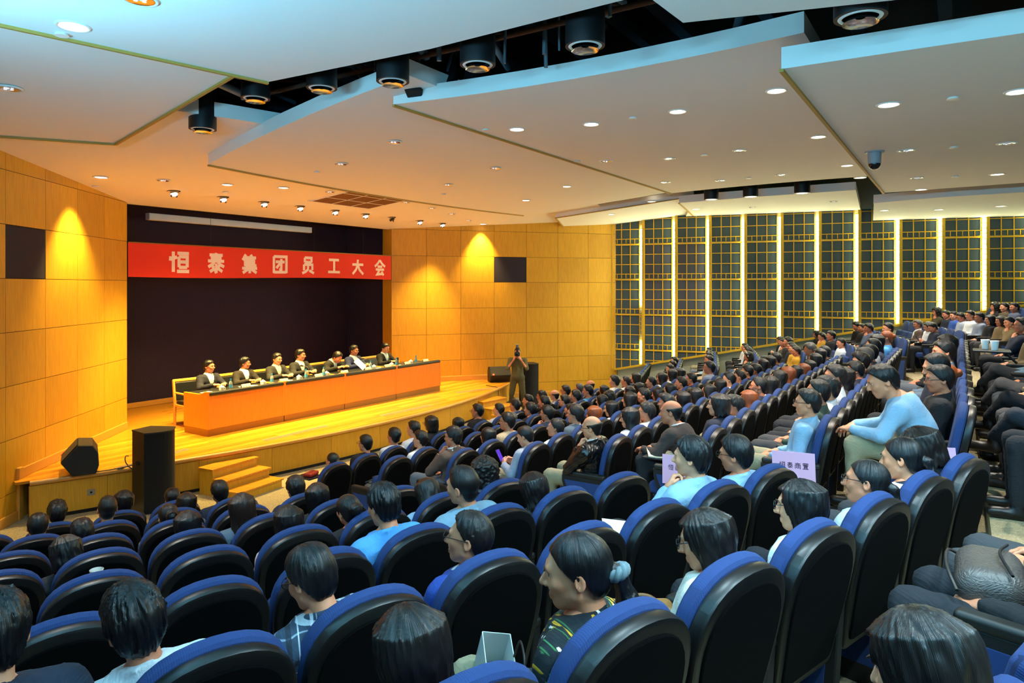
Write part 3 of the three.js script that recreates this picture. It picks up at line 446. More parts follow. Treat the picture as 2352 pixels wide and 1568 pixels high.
const PEOPLE = [
  ['L',1,0,0,0.99,'S','k','black','lap',-8,0], ['L',1,1,0.07,1.05,'L','k','black','lap',10,0], ['L',1,2,0.03,1.05,'Q','k','black','lap',-5,0], ['L',2,0,-0.1,1.04,'S','k','navy','lap',-15,0],
  ['L',2,1,0.12,0.99,'L','d','grey','lap',5,5], ['L',2,2,0.01,1.07,'Z','k','ltblue','lap',10,0,1], ['L',2,3,0.03,1.03,'T','k','beige','lap',0,15], ['L',3,0,-0.02,1.02,'S','k','navy','lap',0,10],
  ['L',3,2,-0.02,0.99,'U','k','beige','lap',0,5], ['L',3,3,-0.07,0.99,'Q','k','black','lap',0,15], ['L',4,1,-0.11,1.01,'L','k','black','lap',5,5], ['L',4,2,-0.15,1.04,'L','b','greyblue','lap',5,5],
  ['L',4,3,0.01,0.99,'L','k','black','lap',0,5], ['L',4,4,-0.16,0.99,'O','k','black','lap',0,20], ['L',5,0,-0.09,1.04,'C','d','blue','lap',10,0], ['L',5,1,-0.04,0.99,'L','k','ltblue','lap',10,45],
  ['L',5,2,-0.13,0.99,'U','k','black','lap',-5,5], ['L',5,3,-0.02,0.99,'L','d','pinkish','lap',0,5], ['L',6,1,-0.12,0.99,'L','d','black','lap',15,20], ['L',6,2,-0.13,1.11,'Z','k','denim','lap',-25,0],
  ['L',6,3,-0.12,1.1,'S','k','sky','lap',-5,15], ['L',7,0,-0.12,1.06,'S','k','ltblue','lap',-20,5,1], ['L',7,1,0.06,1.09,'S','k','ltblue','chin',-30,5], ['L',7,4,0.03,1.02,'T','k','royal','lap',-45,-5,1],
  ['L',7,5,-0.1,1.05,'S','k','plaid','lap',-10,25,1], ['L',7,6,-0.17,1.06,'Q','k','paleshirt','lap',-5,10], ['L',7,7,0.01,1.12,'S','k','navy','lap',0,10], ['L',8,0,-0.04,1.03,'O','k','navy','lap',-10,25],
  ['L',8,1,0.17,1.02,'P','k','stripe','lap',-10,10], ['L',8,2,0.24,0.99,'P','k','palegrey','lap',-25,0,1], ['L',8,3,0.24,0.99,'L','k','white','lap',-30,10,1], ['L',8,4,0.22,0.99,'L','k','cream','lap',-20,20,1],
  ['L',8,5,0.07,1.06,'P','k','floral','lap',-35,10], ['L',8,6,-0.05,1.01,'L','d','black','lap',0,15], ['L',9,6,0.24,0.99,'L','d','black','lap',0,25], ['M',1,0,0.07,0.99,'P','k','red','lap',-10,5],
  ['M',1,1,0.15,1.1,'S','k','black','lap',-10,0,1], ['M',1,2,0.15,1.1,'S','k','paleshirt','lap',5,0], ['M',1,3,0.07,1.12,'S','k','paleshirt','lap',-20,0], ['M',1,4,-0.07,1.14,'O','k','black','lap',-15,0,1],
  ['M',1,5,0.05,1.02,'L','k','black','lap',-5,0], ['M',1,6,0.09,1.14,'S','k','black','lap',-25,0,1], ['M',1,7,0.14,1.07,'S','k','paleshirt','lap',-20,0], ['M',1,8,0.15,1.07,'S','k','black','lap',-10,0],
  ['M',1,9,0.08,1.09,'S','k','black','lap',-30,0], ['M',1,10,0.04,1.1,'S','k','navy','lap',-25,0,1], ['M',1,11,-0.02,1.06,'B','d','white','lap',-20,0,1], ['M',1,12,-0.07,1.09,'S','k','black','lap',-15,0,1],
  ['M',1,13,-0.01,1.05,'S','g','grey','lap',-15,0], ['M',1,14,-0.03,1.07,'B','k','black','lap',-10,0], ['M',2,1,0.09,1.07,'S','d','white','lap',-20,0], ['M',2,5,0.15,0.99,'Z','g','paleshirt','lap',-20,25],
  ['M',2,6,0.1,1.05,'S','k','black','lap',-20,0], ['M',2,7,0.03,1.09,'S','k','black','lap',-10,0], ['M',2,8,0.15,1.03,'S','k','navy','lap',-25,0,1], ['M',2,9,0.08,1.05,'S','k','greyblue','lap',-20,0],
  ['M',2,10,0.03,1.08,'S','k','sky','lap',-25,0,1], ['M',2,11,0.15,1.01,'O','k','black','lap',-10,0], ['M',2,12,0.15,1.13,'S','k','cream','lap',-25,0], ['M',2,13,0.15,1.06,'Z','k','cream','lap',-20,0,1],
  ['M',2,14,0.15,1.08,'O','k','black','lap',-15,0], ['M',3,0,0.07,1.1,'S','k','tweed','chin',-35,5,1], ['M',3,1,0.13,1.01,'L','k','palegrey','lap',-10,0], ['M',3,2,0.07,1.11,'S','k','beige','lap',-35,0,1],
  ['M',3,4,0.06,1.04,'S','k','navy','chin',-30,0,1], ['M',3,5,0.11,0.99,'S','d','black','lap',-30,0,1], ['M',3,7,0.14,0.99,'O','k','black','lap',-10,5], ['M',3,8,-0.05,1.02,'O','d','ltblue','lap',-10,20],
  ['M',3,9,0.15,0.99,'O','d','black','lap',-15,0], ['M',3,10,0.02,1,'O','k','black','lap',-25,0], ['M',3,11,0.15,1.04,'T','k','black','lap',-30,0], ['M',3,12,0.15,1.06,'L','d','white','lap',-40,0],
  ['M',3,13,0.15,1.07,'L','d','white','lap',-20,0], ['M',3,14,0.15,1.04,'L','d','black','lap',-20,0], ['M',4,0,0.1,1.04,'T','k','silver','phone',-10,25], ['M',4,1,0.15,1.02,'T','k','paleshirt','lap',-40,-5],
  ['M',4,2,0.12,1.1,'S','d','greyblue','lap',-25,0,1], ['M',4,3,0.12,1.02,'L','r','black','lap',-20,10], ['M',4,4,0.11,1.01,'L','k','cream','lap',-25,10,1], ['M',4,5,0.15,1.05,'L','d','black','lap',-10,0],
  ['M',4,6,0.15,1.04,'S','k','navy','lap',-35,5,1], ['M',4,7,0.15,0.99,'O','k','black','lap',-10,10], ['M',4,8,0.15,0.99,'O','k','black','lap',-10,5], ['M',4,9,0.15,1.03,'S','k','black','lap',-20,0],
  ['M',4,10,0.15,1.04,'S','k','navy','lap',-20,0,1], ['M',4,12,0.15,1.13,'S','k','vest','lap',-40,0,1], ['M',5,0,-0.15,1.08,'B','k','leather','chin',-30,5,1], ['M',5,1,0.15,1.05,'L','k','paleshirt','lap',-25,10],
  ['M',5,2,0.15,1.02,'S','d','white','chin',-30,0,1], ['M',5,3,0.15,1.05,'Q','k','royal','lap',-40,0,1], ['M',5,4,0.15,1.02,'L','d','black','lap',-10,0], ['M',5,5,0.15,1,'L','k','black','lap',-10,5],
  ['M',5,6,0.15,0.99,'L','d','black','lap',-30,0], ['M',5,7,0.15,1,'L','d','black','lap',-10,0], ['M',5,8,0.15,1.03,'S','k','white','lap',-25,0], ['M',5,9,0.15,1.01,'S','k','white','lap',-25,0],
  ['M',5,10,0.15,1.04,'S','k','black','lap',-20,0], ['M',5,11,0.15,1.01,'S','k','navy','lap',-30,0], ['M',5,12,0.15,1.05,'L','d','black','lap',-10,0], ['M',5,13,0.15,1.06,'L','d','black','lap',-10,0],
  ['M',5,14,0.15,1.07,'S','k','black','lap',-20,0], ['M',6,0,0.15,1.06,'B','k','brownsuit','forward',-25,5], ['M',6,1,0.15,1.08,'O','d','navy','lap',-30,0,1], ['M',6,2,0.15,1,'Q','k','paleshirt','lap',-30,0],
  ['M',6,3,0.15,0.99,'L','r','black','lap',-15,5], ['M',6,4,0.15,1.07,'Z','k','navy','lap',-30,0,1], ['M',6,5,0.15,1.03,'L','d','paleshirt','lap',-10,0], ['M',6,6,0.15,1.05,'L','k','black','lap',-10,0],
  ['M',6,7,0.15,1.04,'L','r','black','lap',-10,0], ['M',6,8,0.15,1.01,'L','d','black','lap',-15,0], ['M',6,9,0.15,0.99,'L','r','black','lap',-20,0], ['M',6,10,0.15,0.99,'L','k','black','lap',-25,0],
  ['M',6,11,0.15,1.05,'L','d','black','lap',-15,0], ['M',6,12,0.15,1.09,'L','d','black','lap',-10,0], ['M',6,13,0.15,1.09,'S','k','black','lap',-10,0], ['M',6,14,0.15,1.09,'S','g','slate','forward',-35,15],
  ['M',7,0,0,1.09,'S','k','ltblue','lap',-35,0,1], ['M',7,1,0,1.11,'T','k','green','lap',-30,0,1], ['M',7,2,0,1.08,'Q','k','paleshirt','lap',-30,0], ['M',7,3,0,1.14,'S','d','paleshirt','lap',-40,0],
  ['M',7,4,0,1.07,'L','d','black','lap',-20,0], ['M',7,6,0,1.04,'S','k','navy','lap',-30,10], ['M',7,7,0,1.1,'Q','d','black','lap',-25,0,1], ['M',7,8,0,1.12,'S','g','grey','lap',-25,0],
  ['M',7,9,0,1.12,'S','k','navy','lap',-15,0], ['M',7,10,0,1.17,'T','k','paleshirt','lap',-20,0], ['M',7,12,0,1.17,'L','d','slate','chin',-30,0], ['M',7,14,0,1.17,'U','r','sky','lap',-30,0],
  ['M',8,0,0,1.15,'S','k','ltblue','forward',-45,25], ['M',8,1,0,1.11,'S','k','black','lap',-45,5,1], ['M',8,2,0,1.17,'T','k','navy','lap',-40,20], ['M',8,3,0,1.03,'U','r','white','lap',-20,0],
  ['M',8,5,0,1.17,'S','k','greyblue','lap',-45,5], ['M',8,7,0,1.17,'L','k','black','lap',-20,0], ['M',9,0,0,1.08,'S','k','ltblue','lap',-30,0], ['M',9,1,0,1.08,'S','k','black','lapx',-30,0],
  ['M',9,2,0,1.08,'S','k','black','lap',-30,0], ['M',9,3,0,1.08,'L','k','black','lapx',-30,0], ['M',9,4,0,1.08,'S','k','navy','lap',-30,0], ['M',9,5,0,1.08,'S','k','tan','lapx',-30,0],
  ['M',9,6,0,1.08,'S','k','black','lap',-30,0], ['M',9,8,0,1.08,'S','k','denim','lapx',-30,0], ['M',9,10,0,1.08,'S','k','tan','lap',-30,0], ['M',9,12,0,1.11,'S','k','navy','chin',-30,0,1],
  ['L',9,2,0,1.08,'S','k','navy','lap',-10,5], ['L',9,3,0,1.08,'S','k','blacksuit','lap',-10,5], ['R',2,0,0,1.02,'S','k','paleshirt','lap',-40,10,1], ['R',2,2,0,1,'S','k','greyblue','lap',-40,5],
  ['R',2,4,0,0.99,'S','k','navy','lap',-40,5], ['R',3,0,0,1.09,'S','d','beige','lap',-40,5], ['R',3,2,0,1.07,'S','k','ltblue','lap',-40,5,1], ['R',3,4,0,1.02,'S','k','black','lap',-40,5],
  ['R',3,6,0,1.01,'S','k','black','lap',-40,5], ['R',4,0,0,1.05,'O','k','floral','chin',-40,15], ['R',4,2,0,1.04,'S','k','black','lap',-40,5,1], ['R',4,4,0,1,'S','k','paleshirt','lap',-40,5],
  ['R',4,6,-0.08,0.99,'S','k','white','lap',-40,5], ['R',5,0,0,1.01,'S','d','yellow','lap',-40,5], ['R',5,1,0,1.02,'S','k','yellow','lap',-40,5], ['R',5,2,-0.09,1.04,'S','d','black','lap',-40,5],
  ['R',5,3,-0.15,1.11,'S','k','black','lap',-40,0], ['R',5,4,0,1.02,'S','k','olive','chin',-40,5], ['R',5,5,0,1.04,'L','k','white','phone',-40,20], ['R',5,6,0,1.02,'L','k','black','lap',-40,20],
  ['R',6,1,-0.13,1.02,'S','d','paleshirt','lap',-40,5], ['R',6,3,0,1.09,'S','k','black','lap',-30,0], ['R',6,5,0,0.99,'S','k','yellow','chin',-40,10,1], ['R',6,7,0,0.99,'L','k','black','lap',-40,20],
  ['R',7,1,0,1.17,'S','k','blacksuit','lap',-40,5], ['R',7,4,0,1.08,'S','k','slate','chin',-40,10], ['R',7,5,-0.15,1.05,'S','k','black','lap',-40,5], ['R',7,6,-0.02,1.02,'S','k','black','lap',-40,5],
  ['R',7,7,0,1.05,'S','k','black','lap',-40,20], ['R',8,2,0,1.01,'S','k','navy','phone',-40,30], ['R',8,3,-0.13,1.01,'O','k','white','lap',-40,20], ['R',8,4,0.15,1,'S','g','tweed','lap',-40,10,1],
  ['R',9,0,0,0.99,'S','k','tan','chin',-40,10], ['R',9,1,0,0.99,'O','b','tan','lap',-30,5], ['R',9,2,0,0.99,'O','k','black','lap',-40,5], ['R',9,3,0,1.02,'S','k','vest','lap',-40,10],
  ['R',9,4,0,1.04,'S','d','white','lap',-40,5], ['R',9,5,0,0.99,'S','k','silver','lap',-40,25], ['R',9,6,0,0.99,'S','k','blue','lap',-40,10], ['R',9,7,0,0.99,'S','k','navy','lap',-40,10],
  ['R',9,8,0,1.04,'C','k','olive','chin',-40,10], ['R',10,5,0,1.02,'S','k','slate','lap',-40,5], ['R',10,6,0,1.01,'S','k','olive','lap',-40,5], ['R',10,7,-0.15,1.01,'C','k','black','chin',-40,5],
];
const occupied = new Set(PEOPLE.map(([b, k, i]) => b + k + '.' + i));
{
  const kinds = {}; let count = 0;
  const put = (b, k, i, last) => {
    const open = occupied.has(b + k + '.' + i), inner = b === 'R' ? 1 : 1, ends = b === 'M' ? (last ? [-1, 1] : [-1]) : b === 'L' ? (last ? [-1, 1] : [1]) : (last ? [-1, 1] : [-1]), key = open + ends.join();
    const g = (kinds[key] ??= makeSeat(open, ends)).clone(), p = seatAt(b, k, i); g.name = numbered('auditorium_seat'); scene.add(g); g.position.set(p.x, p.y, p.z); g.rotation.y = p.turn; count++;
    tag(g, `blue ${open ? 'seat in use' : 'empty seat with black back'}, ${where(b, k, i)}`, 'seat', 'blue auditorium seats in rising rows');
  };
  const nL = [0, 5, 5, 6, 6, 7, 8, 8, 8, 8], nR = [0, 6, 6, 7, 7, 7, 8, 8, 8, 9, 9];
  for (let k = 1; k <= 9; k++) for (let i = 0; i < nL[k]; i++) put('L', k, i, i === nL[k] - 1);
  for (let k = 1; k <= 9; k++) for (let i = 0; i < 15; i++) put('M', k, i, i === 14);
  for (let k = 1; k <= 10; k++) for (let i = 0; i < nR[k]; i++) put('R', k, i, i === nR[k] - 1);
}
// ---------- people: smooth distance fields meshed with surface nets ----------
function nets(f, lo, hi, h, uvf) {
  const nx = Math.ceil((hi[0] - lo[0]) / h) + 1, ny = Math.ceil((hi[1] - lo[1]) / h) + 1, nz = Math.ceil((hi[2] - lo[2]) / h) + 1, F = new Float32Array(nx * ny * nz), sx = 1, sy = nx, sz = nx * ny;
  for (let k = 0, o = 0; k < nz; k++) for (let j = 0; j < ny; j++) for (let i = 0; i < nx; i++, o++) F[o] = f(lo[0] + i * h, lo[1] + j * h, lo[2] + k * h);
  const id = new Int32Array(F.length).fill(-1), P = [], I = [], C = [0, 1, sy, sy + 1, sz, sz + 1, sz + sy, sz + sy + 1], E = [[0, 1], [2, 3], [4, 5], [6, 7], [0, 2], [1, 3], [4, 6], [5, 7], [0, 4], [1, 5], [2, 6], [3, 7]];
  for (let k = 0; k < nz - 1; k++) for (let j = 0; j < ny - 1; j++) for (let i = 0; i < nx - 1; i++) {
    const o = i + j * sy + k * sz; let m = 0; for (let c = 0; c < 8; c++) if (F[o + C[c]] < 0) m |= 1 << c; if (m === 0 || m === 255) continue;
    let x = 0, y = 0, z = 0, n = 0;
    for (const [a, b] of E) { if (((m >> a) & 1) === ((m >> b) & 1)) continue; const fa = F[o + C[a]], fb = F[o + C[b]], t = fa / (fa - fb); x += (a & 1) + t * ((b & 1) - (a & 1)); y += ((a >> 1) & 1) + t * (((b >> 1) & 1) - ((a >> 1) & 1)); z += ((a >> 2) & 1) + t * (((b >> 2) & 1) - ((a >> 2) & 1)); n++; }
    id[o] = P.length / 3; P.push(lo[0] + (i + x / n) * h, lo[1] + (j + y / n) * h, lo[2] + (k + z / n) * h);
  }
  const quad = (a, b, c, d, s) => { if (a < 0 || b < 0 || c < 0 || d < 0) return; s ? I.push(a, b, c, a, c, d) : I.push(a, c, b, a, d, c); };
  for (let k = 1; k < nz - 1; k++) for (let j = 1; j < ny - 1; j++) for (let i = 1; i < nx - 1; i++) {
    const o = i + j * sy + k * sz, v = F[o] < 0;
    if (v !== F[o + 1] < 0) quad(id[o], id[o - sy], id[o - sy - sz], id[o - sz], !v);
    if (v !== F[o + sy] < 0) quad(id[o], id[o - sz], id[o - sz - 1], id[o - 1], !v);
    if (v !== F[o + sz] < 0) quad(id[o], id[o - 1], id[o - 1 - sy], id[o - sy], !v);
  }
  const g = new THREE.BufferGeometry(); g.setAttribute('position', new THREE.Float32BufferAttribute(P, 3)); g.setIndex(I); g.computeVertexNormals();
  const uv = new Float32Array(P.length / 3 * 2); for (let i = 0; i < P.length / 3; i++) { const [u, v] = uvf ? uvf(P[i * 3], P[i * 3 + 1], P[i * 3 + 2]) : [P[i * 3] + P[i * 3 + 2] * 0.6, P[i * 3 + 1]]; uv[i * 2] = u; uv[i * 2 + 1] = v; }
  g.setAttribute('uv', new THREE.BufferAttribute(uv, 2)); return g;
}
const smin = (a, b, k) => { const h = Math.max(k - Math.abs(a - b), 0) / k; return Math.min(a, b) - h * h * k * 0.25; };
const smax = (a, b, k) => -smin(-a, -b, k);
const cap = (a, b, ra, rb = ra) => { const [ax, ay, az] = a, dx = b[0] - ax, dy = b[1] - ay, dz = b[2] - az, L = dx * dx + dy * dy + dz * dz || 1e-9; return (x, y, z) => { const px = x - ax, py = y - ay, pz = z - az; let t = (px * dx + py * dy + pz * dz) / L; t = t < 0 ? 0 : t > 1 ? 1 : t; const qx = px - dx * t, qy = py - dy * t, qz = pz - dz * t; return Math.sqrt(qx * qx + qy * qy + qz * qz) - ra - (rb - ra) * t; }; };
const ell = (c, r) => (x, y, z) => { const px = (x - c[0]) / r[0], py = (y - c[1]) / r[1], pz = (z - c[2]) / r[2], k0 = Math.sqrt(px * px + py * py + pz * pz), k1 = Math.sqrt((px / r[0]) ** 2 + (py / r[1]) ** 2 + (pz / r[2]) ** 2); return k0 < 1e-6 ? -Math.min(...r) : k0 * (k0 - 1) / k1; };
const blend = (list, k) => (x, y, z) => { let d = 1e9; for (const f of list) d = smin(d, f(x, y, z), k); return d; };
const mid = (a, b, t = 0.5) => [lerp(a[0], b[0], t), lerp(a[1], b[1], t), lerp(a[2], b[2], t)];
const flipX = ([x, y, z]) => [-x, y, z];

// skeletons; a seated person faces -z, the floor is y = 0 and the seat back stands at z = 0
function skeleton(pose) {
  const s = { pel: [0, 0.53, -0.29], belly: [0, 0.67, -0.262], chest: [0, 0.82, -0.228], neck: [0, 0.95, -0.188], head: [0, 1.1, -0.212], sh: [0.162, 0.885, -0.205], el: [0.235, 0.65, -0.24], wr: [0.115, 0.625, -0.49], tip: [0.06, 0.61, -0.59], hip: [0.085, 0.525, -0.3], kn: [0.135, 0.555, -0.72], an: [0.14, 0.11, -0.72], to: [0.16, 0.045, -0.88] };
  const r = {}; for (const k of ['sh', 'el', 'wr', 'tip', 'hip', 'kn', 'an', 'to']) { r[k + 'R'] = s[k]; r[k + 'L'] = flipX(s[k]); }
  Object.assign(r, { pel: s.pel, belly: s.belly, chest: s.chest, neck: s.neck, head: s.head });
  const fwd = (k, d, dn) => { for (const n of k) r[n] = [r[n][0], r[n][1] - dn, r[n][2] - d]; };
  if (pose === 'chin') { fwd(['chest'], 0.03, 0.0); fwd(['shL', 'shR', 'neck', 'head'], 0.05, 0.01); r.elL = [-0.2, 0.69, -0.44]; r.wrL = [-0.1, 0.89, -0.375]; r.tipL = [-0.055, 0.965, -0.352]; r.hand = 'fist'; }
  if (pose === 'phone') { r.elL = [-0.23, 0.67, -0.28]; r.elR = [0.23, 0.67, -0.28]; r.wrL = [-0.1, 0.73, -0.48]; r.wrR = [0.1, 0.73, -0.48]; r.tipL = [-0.03, 0.79, -0.55]; r.tipR = [0.03, 0.79, -0.55]; r.hand = 'fist'; }
  if (pose === 'forward') { fwd(['belly'], 0.05, 0); fwd(['chest'], 0.16, 0.03); fwd(['shL', 'shR', 'neck'], 0.24, 0.06); fwd(['head'], 0.29, 0.07); r.elL = [-0.25, 0.66, -0.54]; r.elR = [0.25, 0.66, -0.54]; r.wrL = [-0.1, 0.66, -0.74]; r.wrR = [0.1, 0.66, -0.74]; r.tipL = [-0.02, 0.65, -0.82]; r.tipR = [0.02, 0.62, -0.82]; }
  if (pose === 'lapx') { r.knL = [-0.06, 0.67, -0.68]; r.anL = [0.16, 0.43, -0.84]; r.toL = [0.2, 0.34, -1.0]; }
  if (pose === 'desk') { fwd(['chest'], 0.05, 0); fwd(['shL', 'shR', 'neck', 'head'], 0.07, 0); for (const [q, e] of [['L', -1], ['R', 1]]) { r['el' + q] = [e * 0.26, 0.73, -0.42]; r['wr' + q] = [e * 0.12, 0.795, -0.63]; r['tip' + q] = [e * 0.03, 0.795, -0.71]; } }
  if (pose === 'read') { fwd(['belly'], 0.04, 0); fwd(['chest'], 0.12, 0.02); fwd(['shL', 'shR', 'neck'], 0.18, 0.04); fwd(['head'], 0.23, 0.07); for (const [q, e] of [['L', -1], ['R', 1]]) { r['el' + q] = [e * 0.26, 0.73, -0.48]; r['wr' + q] = [e * 0.13, 0.8, -0.69]; r['tip' + q] = [e * 0.06, 0.83, -0.77]; } }
  if (pose === 'stand') Object.assign(r, { pel: [0, 0.93, 0], belly: [0, 1.06, 0], chest: [0, 1.24, 0.01], neck: [0, 1.42, 0.02], head: [0, 1.575, -0.02], shL: [-0.185, 1.36, 0.01], shR: [0.185, 1.36, 0.01], elL: [-0.25, 1.17, -0.16], elR: [0.25, 1.17, -0.14], wrL: [-0.1, 1.4, -0.2], wrR: [0.09, 1.4, -0.2], tipL: [-0.045, 1.475, -0.21], tipR: [0.05, 1.48, -0.2], hipL: [-0.09, 0.9, 0], hipR: [0.09, 0.9, 0], knL: [-0.14, 0.5, -0.02], knR: [0.15, 0.5, -0.02], anL: [-0.17, 0.09, 0.03], anR: [0.19, 0.09, 0.03], toL: [-0.21, 0.04, -0.14], toR: [0.25, 0.04, -0.12], hand: 'fist' });
  return r;
}
const CELL = [{ top: 0.017, low: 0.024, skin: 0.03, head: 0.0058, hair: 0.0054, hand: 0.0058 }, { top: 0.024, low: 0.032, skin: 0.036, head: 0.0085, hair: 0.01, hand: 0.0075 }, { top: 0.033, low: 0.04, skin: 0.045, head: 0.0125, hair: 0.0145, hand: 0.011 }];
const bounds = (r, keys, m) => { const lo = [9, 9, 9], hi = [-9, -9, -9]; for (const k of keys) for (let c = 0; c < 3; c++) { lo[c] = Math.min(lo[c], r[k][c] - m); hi[c] = Math.max(hi[c], r[k][c] + m); } return [lo, hi]; };
const torso = (r, g) => blend([ell(r.pel, [0.165 + g, 0.12 + g, 0.13 + g]), ell(r.belly, [0.148 + g, 0.15 + g, 0.112 + g]), ell(r.chest, [0.156 + g, 0.15 + g, 0.108 + g]), cap(r.shL, r.shR, 0.054 + g), cap([r.neck[0], r.neck[1] - 0.03, r.neck[2]], mid(r.neck, r.head, 0.3), 0.056 + g * 0.6, 0.047 + g * 0.4)], 0.06);
const arm = (r, q, g, end = 1) => blend([cap(r['sh' + q], r['el' + q], 0.05 + g, 0.041 + g), cap(r['el' + q], mid(r['el' + q], r['wr' + q], end), 0.04 + g, 0.03 + g * 0.7)], 0.02);
const leg = (r, q, g) => blend([cap(r['hip' + q], r['kn' + q], 0.088 + g, 0.06 + g), cap(r['kn' + q], r['an' + q], 0.056 + g, 0.038 + g)], 0.03);
const bodyCache = new Map(), cached = (k, make) => { if (!bodyCache.has(k)) bodyCache.set(k, make()); return bodyCache.get(k); };
const ALL = ['pel', 'belly', 'chest', 'neck', 'shL', 'shR', 'elL', 'elR', 'wrL', 'wrR', 'hipL', 'hipR', 'knL', 'knR', 'anL', 'anR'], UP = ['pel', 'belly', 'chest', 'neck', 'shL', 'shR', 'elL', 'elR', 'wrL', 'wrR'], LOW = ['pel', 'hipL', 'hipR', 'knL', 'knR', 'anL', 'anR'];
const wrinkle = (x, y, z, a) => { const k = noise3(x * 7 + 3, y * 7, z * 7); return a * (0.8 * noise3(x * 9, y * 14, z * 9) + 1.1 * (0.5 - Math.abs(noise3(x * 8 + y * 9 + k * 0.5, y * 20 - x * 6, z * 10))) + 0.4 * noise3(x * 24 + 5, y * 30, z * 24)); };
function topGeo(pose, lod, style) {                     // style: 'coat' (thick), 'shirt', 'short', 'suit' (open front)
  return cached('top' + pose + lod + style, () => {
    const r = skeleton(pose), g = style === 'coat' ? 0.018 : style === 'suit' ? 0.014 : 0.011, T = torso(r, g), end = style === 'short' ? 0.08 : 0.93, A = arm(r, 'L', g + 0.004, end), B = arm(r, 'R', g + 0.004, end), base = r.pel[1] - 0.06;
    const collar = cap([r.neck[0], r.neck[1] - 0.025, r.neck[2] + 0.004], [r.neck[0], r.neck[1] + 0.03, r.neck[2] + 0.002], 0.066 + g * 0.7, 0.058 + g * 0.6), cut = r.neck[1] + 0.038;
    const f = (x, y, z) => { let d = smin(smin(T(x, y, z), A(x, y, z), 0.05), B(x, y, z), 0.05); d = smin(d, collar(x, y, z), 0.02) + wrinkle(x, y, z, 0.0062); d = Math.max(d, base - y, y - cut - (z - r.neck[2]) * 0.35);
      if (style === 'suit') { const w = 0.3 * (y - (r.belly[1] + 0.06)) - Math.abs(x); d = Math.max(d, Math.min(w, r.neck[2] + 0.02 - z)); } return d; };
    const [lo, hi] = bounds(r, UP, 0.22); return nets(f, lo, hi, CELL[lod].top);
  });
}
const shirtGeo = (pose, lod) => cached('shirt' + pose + lod, () => { const r = skeleton(pose), T = torso(r, 0.006), c = cap([r.neck[0], r.neck[1] - 0.03, r.neck[2]], [r.neck[0], r.neck[1] + 0.045, r.neck[2] - 0.004], 0.07, 0.062), b = r.belly[1], top = r.neck[1] + 0.048; const [lo, hi] = bounds(r, ['belly', 'chest', 'neck'], 0.2); return nets((x, y, z) => Math.max(smin(T(x, y, z), c(x, y, z), 0.015), b - y, y - top - (z - r.neck[2]) * 0.3, Math.abs(x) - 0.13), lo, hi, CELL[lod].top); });
const lowGeo = (pose, lod) => cached('low' + pose + lod, () => { const r = skeleton(pose), P = ell(r.pel, [0.182, 0.13, 0.145]), A = leg(r, 'L', 0.014), B = leg(r, 'R', 0.014), an = 0.075; const [lo, hi] = bounds(r, LOW, 0.19); return nets((x, y, z) => smin(smin(P(x, y, z), A(x, y, z), 0.05), B(x, y, z), 0.02) + wrinkle(x, y, z, 0.006), lo, hi, CELL[lod].low); });
const shoeGeo = (pose, lod, q) => cached('shoe' + pose + lod + q, () => { const r = skeleton(pose), a = r['an' + q], t = r['to' + q], h = [a[0], t[1], a[2] + 0.02], A = blend([cap(h, t, 0.045, 0.042), cap(a, h, 0.045, 0.04)], 0.03); const [lo, hi] = bounds(r, ['an' + q, 'to' + q], 0.1); return nets(A, lo, hi, CELL[lod].low * 0.55); });
const skinGeo = (pose, lod) => cached('skin' + pose + lod, () => { const r = skeleton(pose), T = torso(r, -0.004), f = [arm(r, 'L', -0.003), arm(r, 'R', -0.003), leg(r, 'L', -0.006), leg(r, 'R', -0.006)]; const [lo, hi] = bounds(r, ALL, 0.2); return nets((x, y, z) => { let d = T(x, y, z); for (const g of f) d = smin(d, g(x, y, z), 0.03); return d; }, lo, hi, CELL[lod].skin); });
// a right hand: wrist at the origin, fingers along -z, back of the hand up, thumb on -x
function handGeo(kind, lod) {
  return cached('hand' + kind + lod, () => {
    const curl = kind === 'fist' ? [0.75, 1.05, 0.8] : [0.28, 0.38, 0.3], parts = [], palm = blend([cap([-0.024, 0, -0.02], [-0.03, 0.004, -0.085], 0.015, 0.0135), cap([0, 0.002, -0.018], [-0.006, 0.006, -0.09], 0.016, 0.0135), cap([0.022, 0, -0.02], [0.026, 0.002, -0.082], 0.0145, 0.0125), cap([0, 0, 0.015], [0, 0, -0.02], 0.026, 0.024)], 0.014);
    [[-0.031, 0.004, -0.088, 0.07, 0.0085], [-0.010, 0.007, -0.094, 0.078, 0.0088], [0.011, 0.006, -0.09, 0.072, 0.0084], [0.029, 0.002, -0.081, 0.058, 0.0076]].forEach(([x, y, z, L, r], i) => { let a = 0, p = [x, y, z]; const seg = [0.45, 0.3, 0.25], ch = []; seg.forEach((s, j) => { a += curl[j] * (1 + 0.06 * i); const q = [p[0] + (i - 1.5) * 0.0025, p[1] - Math.sin(a) * L * s, p[2] - Math.cos(a) * L * s]; ch.push(cap(p, q, r * (1 - 0.06 * j), r * (0.94 - 0.08 * j))); p = q; }); parts.push(blend(ch, 0.005)); });
    const th = kind === 'fist' ? [[-0.03, -0.004, -0.03], [-0.046, -0.016, -0.058], [-0.034, -0.026, -0.086]] : [[-0.03, -0.004, -0.03], [-0.056, -0.012, -0.056], [-0.062, -0.018, -0.088]]; parts.push(blend([cap(th[0], th[1], 0.0135, 0.0105), cap(th[1], th[2], 0.0102, 0.0085)], 0.006));
    return nets((x, y, z) => { let d = palm(x, y, z), m = 1e9; for (const f of parts) m = Math.min(m, f(x, y, z)); return smin(d, m, 0.007); }, [-0.085, -0.1, -0.19], [0.06, 0.04, 0.05], CELL[lod].hand);
  });
}
